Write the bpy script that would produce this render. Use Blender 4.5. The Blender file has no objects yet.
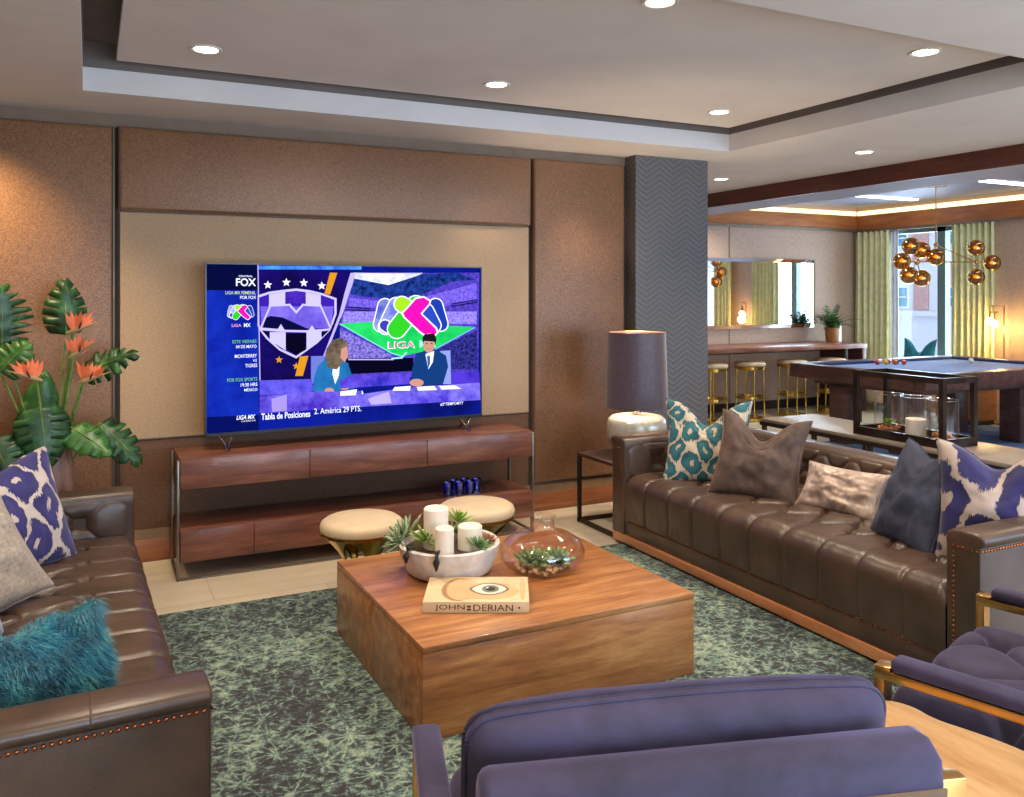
import bpy, bmesh, math, random
from mathutils import Vector, Matrix, Euler, noise
random.seed(7)
PI=math.pi; RD=math.radians
C=bpy.context.scene.collection
# ------------------------------------------------------------------ camera geometry (also used to read positions off the photo)
CH=1.65; FPX=851.0; HY=293.0; YAW=math.atan2(422,851)
def ray(px,py):
    r=(px-512)/FPX; u=(HY-py)/FPX
    return Vector((math.sin(YAW)+r*math.cos(YAW), math.cos(YAW)-r*math.sin(YAW), u))
def onY(px,py,y):
    d=ray(px,py); t=y/d.y; return Vector((t*d.x,y,CH+t*d.z))
def onZ(px,py,z):
    d=ray(px,py); t=(z-CH)/d.z; return Vector((t*d.x,t*d.y,z))

def srgb(h):
    h=h.lstrip('#'); out=[]
    for i in (0,2,4):
        c=int(h[i:i+2],16)/255
        out.append(c/12.92 if c<=.04045 else ((c+.055)/1.055)**2.4)
    return (*out,1)

# ------------------------------------------------------------------ materials
class NT:
    def __init__(s,name):
        m=bpy.data.materials.new(name); m.use_nodes=True; s.m=m; s.n=m.node_tree.nodes; s.l=m.node_tree.links
        s.b=s.n['Principled BSDF']; s.out=s.n['Material Output']
    def add(s,t,**k):
        n=s.n.new(t)
        for a,v in k.items():
            if a.startswith('i_'):
                key=a[2:]; key=int(key) if key.isdigit() else key.replace('_',' ')
                if hasattr(v,'is_linked') or isinstance(v,bpy.types.NodeSocket): s.l.new(v,n.inputs[key])
                else: n.inputs[key].default_value=v
            else: setattr(n,a,v)
        return n
    def math(s,op,a,b=0.0,c=None):
        n=s.n.new('ShaderNodeMath'); n.operation=op
        for i,v in enumerate((a,b,c)):
            if v is None: continue
            if isinstance(v,bpy.types.NodeSocket): s.l.new(v,n.inputs[i])
            else: n.inputs[i].default_value=v
        return n.outputs[0]
    def coord(s,scale=(1,1,1),rot=(0,0,0),loc=(0,0,0)):
        t=s.add('ShaderNodeTexCoord'); mp=s.add('ShaderNodeMapping')
        mp.inputs['Scale'].default_value=scale; mp.inputs['Rotation'].default_value=rot; mp.inputs['Location'].default_value=loc
        s.l.new(t.outputs['Object'],mp.inputs[0]); return mp.outputs[0]
    def noise(s,vec,scale,detail=4,rough=.5,dist=0.0):
        n=s.add('ShaderNodeTexNoise'); s.l.new(vec,n.inputs['Vector'])
        n.inputs['Scale'].default_value=scale; n.inputs['Detail'].default_value=detail
        n.inputs['Roughness'].default_value=rough; n.inputs['Distortion'].default_value=dist
        return n.outputs['Fac']
    def ramp(s,fac,stops,interp='LINEAR'):
        n=s.add('ShaderNodeValToRGB'); r=n.color_ramp; r.interpolation=interp
        while len(r.elements)<len(stops): r.elements.new(.5)
        for e,(p,c) in zip(r.elements,stops): e.position=p; e.color=srgb(c) if isinstance(c,str) else c
        s.l.new(fac,n.inputs[0]); return n.outputs[0]
    def mix(s,fac,a,b,bt='MIX'):
        n=s.add('ShaderNodeMix'); n.data_type='RGBA'; n.blend_type=bt
        for i,v in ((0,fac),(6,a),(7,b)):
            if isinstance(v,bpy.types.NodeSocket): s.l.new(v,n.inputs[i])
            elif isinstance(v,str): n.inputs[i].default_value=srgb(v)
            else: n.inputs[i].default_value=v
        return n.outputs[2]
    def col(s,v): s.l.new(v,s.b.inputs['Base Color'])
    def bump(s,h,strength=.3,dist=.01):
        n=s.add('ShaderNodeBump'); n.inputs['Strength'].default_value=strength; n.inputs['Distance'].default_value=dist
        s.l.new(h,n.inputs['Height']); s.l.new(n.outputs[0],s.b.inputs['Normal'])
    def set(s,**k):
        for a,v in k.items(): s.b.inputs[a.replace('_',' ')].default_value=v
        return s
def plain(name,hexc,rough=.5,metal=0.0,var=.06,nscale=12,bump=0,**k):
    t=NT(name); t.set(Roughness=rough,Metallic=metal,**k)
    c=t.coord(); n=t.noise(c,nscale,3)
    base=srgb(hexc); lo=tuple(x*(1-var*2) for x in base[:3])+(1,); hi=tuple(min(1,x*(1+var*2)) for x in base[:3])+(1,)
    t.col(t.ramp(n,[(.3,lo),(.7,hi)]))
    if bump: t.bump(t.noise(c,nscale*8,3),bump,.002)
    return t.m
def emit(name,hexc,strength):
    t=NT(name); e=t.add('ShaderNodeEmission'); e.inputs[0].default_value=srgb(hexc); e.inputs[1].default_value=strength
    t.l.new(e.outputs[0],t.out.inputs[0]); return t.m
def wood(name,dark,mid,light,scale=(1,8,8),rough=.4,nscale=2.2,coat=0.0):
    t=NT(name); c=t.coord(scale=scale)
    a=t.noise(c,nscale,6,.62,.35); b=t.noise(c,nscale*7,3,.6)
    big=t.noise(t.coord(scale=(1.2,1.2,1.2)),1.6,2)
    f=t.math('ADD',t.math('MULTIPLY',a,.75),t.math('MULTIPLY',b,.2)); f=t.math('ADD',f,t.math('MULTIPLY',t.math('SUBTRACT',big,.5),.22))
    t.col(t.ramp(f,[(.28,dark),(.48,mid),(.68,light)])); t.set(Roughness=rough); t.b.inputs['Coat Weight'].default_value=coat
    t.bump(b,.12,.003); return t.m
def leather(name,a,b,rough=.42):
    t=NT(name); c=t.coord(); n=t.noise(c,5,4)
    t.col(t.ramp(n,[(.3,a),(.7,b)])); t.set(Roughness=rough); t.b.inputs['Specular IOR Level'].default_value=.6
    v=t.add('ShaderNodeTexVoronoi'); t.l.new(c,v.inputs['Vector']); v.inputs['Scale'].default_value=260
    w=t.noise(c,26,4,.6)
    t.bump(t.math('ADD',t.math('MULTIPLY',v.outputs[0],.25),w),.22,.004); return t.m
def velvet(name,a,b,sheen='8a86c8',sw=.6,nscale=6):
    t=NT(name); c=t.coord(); n=t.noise(c,nscale,5,.6,.6)
    t.col(t.ramp(n,[(.35,a),(.65,b)])); t.set(Roughness=.75)
    t.b.inputs['Sheen Weight'].default_value=sw; t.b.inputs['Sheen Roughness'].default_value=.35; t.b.inputs['Sheen Tint'].default_value=srgb(sheen)
    t.bump(t.noise(c,60,3),.12,.003); return t.m
def weave(name,a,b,rough=.6,metal=0.0,sc=420,sheen=.2):
    t=NT(name); c=t.coord()
    n=t.noise(t.coord(scale=(1,1,.35)),sc*.5,2,.6); n2=t.noise(t.coord(scale=(.3,1,1)),sc*.5,2,.6); big=t.noise(c,1.2,2)
    f=t.math('ADD',t.math('MULTIPLY',t.math('ADD',n,n2),.42),t.math('MULTIPLY',big,.16))
    t.col(t.ramp(f,[(.36,a),(.64,b)])); t.set(Roughness=rough,Metallic=metal); t.b.inputs['Sheen Weight'].default_value=sheen
    t.bump(f,.25,.002); return t.m
def glass(name,hexc='ffffff',gl=.12,gc=(.9,.95,1,1)):
    t=NT(name); tr=t.add('ShaderNodeBsdfTransparent'); tr.inputs[0].default_value=srgb(hexc)
    g=t.add('ShaderNodeBsdfGlossy'); g.inputs['Roughness'].default_value=.03; g.inputs[0].default_value=gc
    lw=t.add('ShaderNodeLayerWeight'); lw.inputs[0].default_value=.35
    f=t.math('ADD',t.math('MULTIPLY',t.math('POWER',lw.outputs['Facing'],2.5),.55),gl)
    mx=t.add('ShaderNodeMixShader'); t.l.new(f,mx.inputs[0]); t.l.new(tr.outputs[0],mx.inputs[1]); t.l.new(g.outputs[0],mx.inputs[2])
    t.l.new(mx.outputs[0],t.out.inputs[0]); return t.m
def ikat(name,body,body2,cream,sx,sz,off=0.0,th=.34):
    t=NT(name); c=t.coord(loc=(off,0,off*.7)); 
    ns=t.add('ShaderNodeTexNoise'); t.l.new(c,ns.inputs['Vector']); ns.inputs['Scale'].default_value=7; ns.inputs['Detail'].default_value=3
    fine=t.add('ShaderNodeTexNoise'); t.l.new(t.coord(scale=(8,1,1)),fine.inputs['Vector']); fine.inputs['Scale'].default_value=22; fine.inputs['Detail'].default_value=2
    sp=t.add('ShaderNodeSeparateXYZ'); t.l.new(c,sp.inputs[0]); sn=t.add('ShaderNodeSeparateXYZ'); t.l.new(ns.outputs['Color'],sn.inputs[0])
    x=t.math('ADD',sp.outputs[0],t.math('MULTIPLY',t.math('SUBTRACT',sn.outputs[0],.5),.16))
    z=t.math('ADD',sp.outputs[2],t.math('MULTIPLY',t.math('SUBTRACT',sn.outputs[1],.5),.18))
    z=t.math('ADD',z,t.math('MULTIPLY',t.math('SUBTRACT',fine.outputs['Fac'],.5),.05))
    f=t.math('ADD',t.math('COSINE',t.math('MULTIPLY',x,2*PI*sx)),t.math('COSINE',t.math('MULTIPLY',z,2*PI*sz)))
    f=t.math('ABSOLUTE',f); f=t.math('MULTIPLY',f,.5)
    cc=t.ramp(f,[(0,cream),(th*.45,cream),(th*.62,body),(.8,body2),(.9,body),(.93,cream)],'LINEAR')
    t.col(cc); t.set(Roughness=.8); t.b.inputs['Sheen Weight'].default_value=.25
    t.bump(t.noise(c,120,2),.15,.002); return t.m

M={}
M['ceil']=plain('ceiling_paint','d2ccc8',.85,var=.02,nscale=3)
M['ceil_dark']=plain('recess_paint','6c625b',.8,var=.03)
M['ceil_far']=plain('far_ceiling_paint','9498ac',.6,var=.03)
M['wallpaint']=plain('warm_wall_paint','b59c86',.8,var=.03)
M['copper']=weave('copper_woven_panel','54341f','986c48',.42,0.25,520)
M['beige']=weave('beige_linen_wall','a08262','c6a480',.7,0,460,.1)
M['brownfab']=weave('brown_linen_wall','4a2f1c','6e4a30',.7,0,460,.1)
M['farwall']=weave('far_wall_covering','a58a76','c0a48e',.7,0,120,.1)
M['trimmetal']=plain('bronze_trim','7c7468',.35,.7)
M['basewood']=wood('baseboard_wood','6a3a20','8a5230','a66a40',(1,10,10),.4)
M['beamwood']=wood('beam_walnut','3c1a0e','59291a','733a24',(10,1,10),.35)
M['fasciawood']=wood('fascia_wood','8a4c26','a8622f','bf7a44',(1,1,8),.4)
M['console']=wood('console_walnut','4a2a20','744534','925f4a',(1,9,9),.38,coat=.1)
M['coffee']=wood('coffee_table_wood','6a3f20','a0683a','c8925a',(1.0,9,9),.33,1.9,coat=.15)
M['slab']=wood('live_edge_wood','a87a48','c8a070','dcbc8c',(6,1.2,6),.4,1.5)
M['counter']=wood('counter_walnut','4c2a1e','80503c','a87862',(1,8,8),.35)
M['pool']=wood('pool_table_wood','301c18','4c302a','684540',(6,1,6),.35)
M['leather']=leather('brown_leather','3a2b22','543f32',.36)
M['velvet']=velvet('indigo_velvet','231f36','393352','a09ac4',.7)
M['velvetdark']=velvet('indigo_velvet_side','28253c','3a3654')
M['brass']=plain('brushed_brass','c9a063',.28,1.0,.05)
M['gold']=plain('polished_gold','c9a24a',.2,1.0,.03)
M['chrome']=plain('chrome','b8b2aa',.15,1.0,.02)
M['darkmetal']=plain('dark_bronze','3c322b',.4,.7)
M['black']=plain('black_plastic','0a0a0c',.3)
M['cream']=plain('cream_leather','cdb794',.5,var=.03,bump=.1)
M['gap']=plain('panel_gap','3a2a20',.9)
M['copplinth']=wood('copper_wood_plinth','8a5434','b5784e','cf9468',(1,8,8),.35)
M['nail']=plain('copper_nails','b8683e',.25,1.0)
M['shade']=weave('plum_silk_shade','40333a','584750',.5,0,200,.3)
M['lampbase']=plain('hammered_silver_glass','cfcabb',.25,.35,.08,30,.4)
M['white']=plain('white_ceramic','d8d2c8',.4,var=.05)
M['wax']=plain('ivory_wax','eee2cd',.5,var=.02,Subsurface_Weight=.2)
M['stonebowl']=plain('chalky_stone','cfc6bb',.8,var=.12,nscale=14,bump=.5)
M['soil']=plain('soil','4a3a28',.95,var=.3,nscale=60,bump=.6)
M['vase']=wood('mango_wood_vase','5c3a2a','8e6654','b89484',(9,9,1.2),.5)
def foliage(name,a,b,c2):
    t=NT(name); c=t.coord(); n=t.noise(c,14,5,.6)
    t.col(t.ramp(n,[(.3,a),(.55,b),(.75,c2)])); t.set(Roughness=.4); t.bump(t.noise(c,60,2),.2,.003); return t.m
M['leaf']=foliage('dark_green_leaf','0f2a14','1f4d26','4f7d3a')
M['leaf2']=foliage('mid_green_leaf','1e4a1e','3c7030','7fa548')
M['stem']=foliage('green_stem','46622a','6f8a40','93a85a')
M['bract']=foliage('pink_green_bract','8f6a4a','a98a5c','7f9048')
M['petal']=plain('orange_petal','ee7442',.5,var=.12)
M['petaldark']=plain('maroon_petal','4a0f1c',.5)
M['succ']=foliage('succulent_green','3e5e38','6f9156','a8c47a')
M['succ2']=foliage('lime_succulent','4f7a24','86ab3a','c6d870')
M['succ3']=foliage('dusty_succulent','56684a','8c9f78','b8c49a')
M['darkleaf']=plain('dark_trailing_leaf','231c16',.6)
M['pinksucc']=plain('pink_succulent','b07a5c',.6)
M['glass']=glass('clear_glass','ffffff',.05)
M['glasswarm']=glass('tinted_glass','fdf8f4',.05)
M['amber']=glass('amber_glass','b8862c',.26,(.95,.68,.3,1))
M['blueglass']=glass('cobalt_glass','2040f0',.25,(.5,.65,1,1))
M['winglass']=glass('window_glass','f0f8ff',.02)
M['pebble']=plain('pebbles','b59a7a',.6,var=.3,nscale=40)
M['felt']=plain('blue_felt','6f88b8',.9,var=.04)
M['taupe']=plain('taupe_top','8e8172',.35,var=.04)
M['mirror']=plain('mirror_silver','f4f4f4',.02,1.0,0)
M['curtain']=plain('citron_curtain','e2dfa6',.8,var=.05,Transmission_Weight=0)
M['curtain'].node_tree.nodes['Principled BSDF'].inputs['Subsurface Weight'].default_value=.0
M['sheer']=plain('white_sheer','e0e4ec',.8)
M['frame']=plain('grey_window_frame','5c7070',.5)
M['facade']=plain('pale_facade','dcd8de',.9,var=.02)
M['facadepink']=plain('pink_stucco','c89a94',.9)
M['teal']=velvet('teal_velvet','0d5a68','167888','60c0d0')
M['brownvel']=velvet('brown_velvet_pillow','3a2a24','5f4a40','c8a898',.7,9)
M['slate']=velvet('slate_velvet_pillow','23283a','3a4056','8890b0',.5,9)
M['greyfab']=weave('grey_tweed','857a70','b0a496',.8,0,200,.2)
M['palefab']=weave('pale_blue_cloth','8fa0bc','a8b6cc',.8,0,200,.2)
M['furbase']=plain('turquoise_fur_base','0f5a68',.9)
M['ikatblue']=ikat('blue_ikat','24205c','2f2b74','c4b6ae',4.6,3.4,.07,.30)
M['ikatblue2']=ikat('blue_ikat_second','1c184e','242060','ae9c90',3.3,2.4,.21,.26)
M['ikatteal']=ikat('teal_ikat','14505c','23707a','c4b49c',6.6,4.6,.02,.30)
M['cover']=plain('book_cover','d8bc96',.5,var=.05)
M['pages']=plain('book_pages','e8dcc4',.8)
M['ink']=plain('brown_ink','4a3424',.6)
def foil():
    t=NT('rose_metallic_foil'); c=t.coord(); n=t.noise(c,9,5,.65,1.0)
    t.col(t.ramp(n,[(.36,'8a7468'),(.5,'a89488'),(.64,'ccbaac')])); t.set(Roughness=.42,Metallic=.3); t.bump(n,.25,.004); return t.m
M['foil']=foil()
def chevron():
    t=NT('chevron_wallcovering'); g=t.add('ShaderNodeNewGeometry'); sp=t.add('ShaderNodeSeparateXYZ'); t.l.new(g.outputs['Position'],sp.inputs[0])
    x=t.math('ADD',sp.outputs[0],sp.outputs[1]); zz=t.math('MULTIPLY',t.math('PINGPONG',x,.13),.62)
    w=t.math('SINE',t.math('MULTIPLY',t.math('ADD',sp.outputs[2],zz),2*PI/.045))
    n=t.noise(g.outputs['Position'],60,3); f=t.math('ADD',t.math('MULTIPLY',w,.32),n)
    t.col(t.ramp(f,[(.1,'4c4948'),(.9,'605c5b')])); t.set(Roughness=.5); t.bump(w,.2,.003); return t.m
M['chevron']=chevron()
def tiles():
    t=NT('cream_floor_tile'); c=t.coord(); b=t.add('ShaderNodeTexBrick'); t.l.new(c,b.inputs['Vector'])
    b.inputs['Color1'].default_value=srgb('cbbda4'); b.inputs['Color2'].default_value=srgb('c2b59d'); b.inputs['Mortar'].default_value=srgb('a89c88')
    b.inputs['Scale'].default_value=1.0; b.inputs['Mortar Size'].default_value=.004; b.inputs['Brick Width'].default_value=1.2; b.inputs['Row Height'].default_value=.6
    n=t.noise(t.coord(scale=(1,4,1)),3,4); t.col(t.mix(.25,b.outputs[0],t.ramp(n,[(.3,'a8987c'),(.7,'dcd0ba')])))
    t.set(Roughness=.28); return t.m
M['floor']=tiles()
def rug():
    t=NT('teal_distressed_rug'); c=t.coord()
    nz=t.add('ShaderNodeTexNoise'); t.l.new(c,nz.inputs['Vector']); nz.inputs['Scale'].default_value=7; nz.inputs['Detail'].default_value=3
    vm=t.add('ShaderNodeVectorMath',operation='MULTIPLY_ADD'); t.l.new(nz.outputs['Color'],vm.inputs[0]); vm.inputs[1].default_value=(.05,.05,0); t.l.new(c,vm.inputs[2])
    P=vm.outputs[0]
    # rosettes of radial strokes: a lattice of cells, each with petals
    def cell(scale,off,petals):
        mp=t.add('ShaderNodeVectorMath',operation='MULTIPLY_ADD'); t.l.new(P,mp.inputs[0]); mp.inputs[1].default_value=(scale,scale,0); mp.inputs[2].default_value=off
        fr=t.add('ShaderNodeVectorMath',operation='FRACTION'); t.l.new(mp.outputs[0],fr.inputs[0])
        s=t.add('ShaderNodeSeparateXYZ'); t.l.new(fr.outputs[0],s.inputs[0])
        x=t.math('SUBTRACT',s.outputs[0],.5); y=t.math('SUBTRACT',s.outputs[1],.5)
        r=t.math('SQRT',t.math('ADD',t.math('MULTIPLY',x,x),t.math('MULTIPLY',y,y)))
        an=t.math('ARCTAN2',y,x); q=t.math('MULTIPLY',t.math('MULTIPLY',t.math('SINE',t.math('MULTIPLY',an,petals/2)),r),9)
        sp=t.math('DIVIDE',1.0,t.math('ADD',1.0,t.math('MULTIPLY',q,q)))
        rq=t.math('MULTIPLY',t.math('SUBTRACT',r,.40),11); ring=t.math('DIVIDE',.8,t.math('ADD',1.0,t.math('MULTIPLY',rq,rq)))
        return t.math('MAXIMUM',sp,ring)
    a=cell(3.7,(.2,0,0),12); b=cell(3.7,(.7,.5,0),10)
    f=t.math('MAXIMUM',a,b)
    n1=t.noise(c,34,5,.75); n2=t.noise(c,2.2,4,.6)
    f=t.math('ADD',t.math('MULTIPLY',f,t.math('MULTIPLY',n1,1.0)),t.math('MULTIPLY',t.math('SUBTRACT',n1,.5),1.5))
    f=t.math('ADD',f,t.math('MULTIPLY',t.math('SUBTRACT',n2,.5),1.2)); f=t.math('ADD',f,.20)
    t.col(t.ramp(f,[(.26,'2b2a2e'),(.46,'3f484a'),(.58,'566e68'),(.74,'748a7c'),(.95,'98a288')])); t.set(Roughness=.95)
    t.bump(n1,.4,.006); return t.m
M['rug']=rug()
M['bluerug']=plain('blue_grey_rug','5e78a4',.95,var=.2,nscale=3)
M['dark']=plain('charcoal_cloth','202226',.9)

# ------------------------------------------------------------------ mesh helpers
def tf(vs,mat):
    return [mat@v for v in vs] if mat else vs
class MB:
    def __init__(s): s.bm=bmesh.new()
    def merge(s,bm2,mat=None):
        if mat: bmesh.ops.transform(bm2,matrix=mat,verts=bm2.verts)
        me=bpy.data.meshes.new('tmp'); bm2.to_mesh(me); bm2.free(); s.bm.from_mesh(me); bpy.data.meshes.remove(me); return s
    def box(s,x0,x1,y0,y1,z0,z1,bev=0,seg=2,mat=None,mi=0):
        b=bmesh.new(); bmesh.ops.create_cube(b,size=1)
        for v in b.verts: v.co=Vector((x0+(v.co.x+.5)*(x1-x0),y0+(v.co.y+.5)*(y1-y0),z0+(v.co.z+.5)*(z1-z0)))
        if bev: bmesh.ops.bevel(b,geom=b.edges[:],offset=bev,segments=seg,profile=.5,affect='EDGES')
        for f in b.faces: f.material_index=mi
        return s.merge(b,mat)
    def prism(s,pts,axis='z',a=0,c=1,bev=0,mat=None,seg=2,mi=0):
        b=bmesh.new()
        def mk(p,q):
            return {'z':(p[0],p[1],q),'y':(p[0],q,p[1]),'x':(q,p[0],p[1])}[axis]
        lo=[b.verts.new(mk(p,a)) for p in pts]; hi=[b.verts.new(mk(p,c)) for p in pts]; n=len(pts)
        b.faces.new(lo); b.faces.new(hi[::-1])
        for i in range(n): b.faces.new((lo[i],hi[i],hi[(i+1)%n],lo[(i+1)%n]))
        bmesh.ops.recalc_face_normals(b,faces=b.faces)
        if bev:
            es=[e for e in b.edges if all(abs(v.co['xyz'.index(axis)]-a)<1e-6 for v in e.verts) or all(abs(v.co['xyz'.index(axis)]-c)<1e-6 for v in e.verts)]
            bmesh.ops.bevel(b,geom=es,offset=bev,segments=seg,profile=.5,affect='EDGES')
        for f in b.faces: f.material_index=mi
        return s.merge(b,mat)
    def lathe(s,prof,seg=32,mat=None,cx=0,cy=0,z0=0,rx=1,ry=1):
        b=bmesh.new(); rings=[]
        for r,z in prof:
            if r<1e-6: rings.append([b.verts.new((cx,cy,z0+z))])
            else: rings.append([b.verts.new((cx+rx*r*math.cos(2*PI*i/seg),cy+ry*r*math.sin(2*PI*i/seg),z0+z)) for i in range(seg)])
        for A,B in zip(rings,rings[1:]):
            if len(A)==1 and len(B)==1: continue
            for i in range(seg):
                j=(i+1)%seg
                if len(A)==1: b.faces.new((A[0],B[i],B[j]))
                elif len(B)==1: b.faces.new((A[i],A[j],B[0]))
                else: b.faces.new((A[i],A[j],B[j],B[i]))
        bmesh.ops.recalc_face_normals(b,faces=b.faces)
        return s.merge(b,mat)
    def cyl(s,x,y,z0,z1,r,seg=24,bev=0,mat=None):
        p=[(0,z0),(r-bev,z0),(r,z0+bev),(r,z1-bev),(r-bev,z1),(0,z1)] if bev else [(0,z0),(r,z0),(r,z1),(0,z1)]
        return s.lathe(p,seg,mat,x,y)
    def tube(s,pts,r,seg=8,mat=None,closed=False):
        b=bmesh.new(); pts=[Vector(p) for p in pts]; rs=r if isinstance(r,(list,tuple)) else [r]*len(pts)
        rings=[]; n=len(pts); up=Vector((0,0,1))
        for i,p in enumerate(pts):
            if closed: d=(pts[(i+1)%n]-pts[i-1])
            else: d=(pts[min(i+1,n-1)]-pts[max(i-1,0)])
            d.normalize(); u=up if abs(d.dot(up))<.95 else Vector((1,0,0))
            a=d.cross(u).normalized(); c=d.cross(a).normalized()
            rings.append([b.verts.new(p+(a*math.cos(2*PI*k/seg)+c*math.sin(2*PI*k/seg))*rs[i]) for k in range(seg)])
        m=n if closed else n-1
        for i in range(m):
            A=rings[i];B=rings[(i+1)%n]
            for k in range(seg): b.faces.new((A[k],A[(k+1)%seg],B[(k+1)%seg],B[k]))
        if not closed: b.faces.new(rings[0][::-1]); b.faces.new(rings[-1])
        bmesh.ops.recalc_face_normals(b,faces=b.faces)
        return s.merge(b,mat)
    def sphere(s,c,r,seg=16,sc=(1,1,1),mat=None):
        b=bmesh.new(); bmesh.ops.create_uvsphere(b,u_segments=seg,v_segments=max(6,seg//2),radius=r)
        for v in b.verts: v.co=Vector((c[0]+v.co.x*sc[0],c[1]+v.co.y*sc[1],c[2]+v.co.z*sc[2]))
        return s.merge(b,mat)
    def sheet(s,nu,nv,fn,mat=None,flip=False):
        b=bmesh.new(); g=[[b.verts.new(fn(i/nu,j/nv)) for j in range(nv+1)] for i in range(nu+1)]
        for i in range(nu):
            for j in range(nv):
                q=(g[i][j],g[i+1][j],g[i+1][j+1],g[i][j+1]); b.faces.new(q[::-1] if flip else q)
        return s.merge(b,mat)
    def face(s,pts,mi=0):
        f=s.bm.faces.new([s.bm.verts.new(p) for p in pts]); f.material_index=mi; return s
    def build(s,name,mat,parent=None,smooth=True,loc=None,rot=None,angle=40):
        me=bpy.data.meshes.new(name); s.bm.to_mesh(me); s.bm.free()
        for m in (mat if isinstance(mat,list) else [mat]): me.materials.append(m)
        if smooth:
            me.polygons.foreach_set('use_smooth',[True]*len(me.polygons))
            try: me.set_sharp_from_angle(angle=math.radians(angle))
            except Exception: pass
        o=bpy.data.objects.new(name,me); C.objects.link(o)
        if loc: o.location=loc
        if rot: o.rotation_euler=rot
        if parent: o.parent=parent
        return o
def tag(o,label,cat,group=None):
    o['label']=label; o['category']=cat
    if group: o['group']=group
    return o
def thing(name,label,cat,loc=(0,0,0),rot=(0,0,0),group=None):
    o=bpy.data.objects.new(name,None); C.objects.link(o); o.location=loc
    o.rotation_euler=rot if isinstance(rot,(tuple,Euler)) else (0,0,rot)
    o.empty_display_size=.1; return tag(o,label,cat,group)
def struct(name,mb,mat,smooth=False,**k):
    o=mb.build(name,mat,None,smooth,**k); o['kind']='structure'; return o
def dup(root,loc,rotz=None,label=None,scale=None):
    r=root.copy(); C.objects.link(r); r.location=loc
    if rotz is not None: r.rotation_euler=(r.rotation_euler[0],r.rotation_euler[1],rotz)
    if scale: r.scale=(scale,)*3
    if label: r['label']=label
    for ch in list(root.children):
        c=ch.copy(); C.objects.link(c); c.parent=r
        for g in list(ch.children):
            d=g.copy(); C.objects.link(d); d.parent=c
    return r

# ------------------------------------------------------------------ room shell
WY=5.70; ZC=2.735; FW=9.25; FX=10.43; ZB=2.585
NX=-2.3; NYF=-2.6          # left wall, wall behind the camera
struct('floor',MB().box(NX,FX,NYF,FW,-.1,0),M['floor'])
struct('wall_left',MB().box(NX-.15,NX,NYF,WY,0,3.1),M['wallpaint'])
struct('wall_back',MB().box(NX-.15,3.84,WY,WY+.2,0,3.1),plain('taupe_wall','7d6a58',.8,var=.03))
# wall behind the camera, with a wide window opening
struct('wall_front',MB().box(NX,0,NYF-.15,NYF,0,3.1).box(4.5,5.3,NYF-.15,NYF,0,3.1).box(9.2,FX,NYF-.15,NYF,0,3.1).box(5.3,9.2,NYF-.15,NYF,2.5,3.1).box(5.3,9.2,NYF-.15,NYF,0,.35).box(0,4.5,NYF-.15,NYF,2.5,3.1).box(0,4.5,NYF-.15,NYF,0,.35),M['wallpaint'])
struct('window_4',MB().box(5.3,9.2,NYF-.1,NYF-.09,.35,2.5),M['winglass'])
struct('window_2',MB().box(0,4.5,NYF-.1,NYF-.09,.35,2.5),M['winglass'])
# far room walls
struct('wall_far',MB().box(4.4,FX+.15,FW,FW+.15,0,3.1),M['farwall'])
struct('trim_1',MB().box(7.95,7.965,FW-.006,FW,0,ZB).box(10.39,10.4,FW-.006,FW,0,ZB).box(6.4,6.415,FW-.006,FW,0,ZB),M['trimmetal'])
struct('wall_partition',MB().box(3.84,4.4,5.8,FW+.15,0,3.1),M['wallpaint'])
struct('column_1',MB().box(3.835,4.547,5.55,5.98,0,ZC),M['chevron'])
# window wall on the right with one window opening between the curtains
WY0,WY1=7.15,8.75; 
struct('wall_right',MB().box(FX,FX+.2,NYF,4.7,0,3.1).box(FX,FX+.2,6.3,WY0,0,3.1).box(FX,FX+.2,4.7,6.3,0,.2).box(FX,FX+.2,4.7,6.3,2.56,3.1).box(FX,FX+.2,WY1,FW,0,3.1).box(FX,FX+.2,WY0,WY1,0,.2).box(FX,FX+.2,WY0,WY1,2.56,3.1),M['farwall'])
wf=struct('window_1',MB().box(FX+.08,FX+.09,WY0,WY1,.2,2.56),M['winglass'])
struct('window_3',MB().box(FX+.08,FX+.09,4.7,6.3,.2,2.56),M['winglass'])  # unseen window, added so the mirror's left end reflects something bright
f=MB()
for (a,b2) in ((WY0,WY0+.06),(WY1-.06,WY1),(7.78,7.9)): f.box(FX+.03,FX+.13,a,b2,.2,2.56)
f.box(FX+.03,FX+.13,WY0,WY1,.2,.26).box(FX+.03,FX+.13,WY0,WY1,2.5,2.56)
fr=f.build('window_frame',M['frame'],wf,False)
struct('baseboard_far',MB().box(4.4,FX,FW-.02,FW,0,.12),M['darkmetal'])
# ceilings
TX0,TX1,TY0,TY1=-.034,4.384,2.475,5.10
cm=MB()
cm.box(NX,TX0,NYF,WY,ZC,3.1).box(TX1,6.08,NYF,FW,ZC,3.1).box(TX0,TX1,TY1,WY,ZC,3.1).box(TX0,TX1,NYF,TY0,ZC,3.1)
struct('ceiling',cm,M['ceil'])
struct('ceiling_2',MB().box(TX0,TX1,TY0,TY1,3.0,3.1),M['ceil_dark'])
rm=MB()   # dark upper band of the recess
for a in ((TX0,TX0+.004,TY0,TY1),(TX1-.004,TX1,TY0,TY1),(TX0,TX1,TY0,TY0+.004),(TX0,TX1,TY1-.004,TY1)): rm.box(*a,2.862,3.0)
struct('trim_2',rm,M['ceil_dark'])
struct('ceiling_3',MB().box(TX0+.16,TX1-.12,TY0+.12,TY1-.14,2.88,2.93),M['ceil'])
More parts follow.
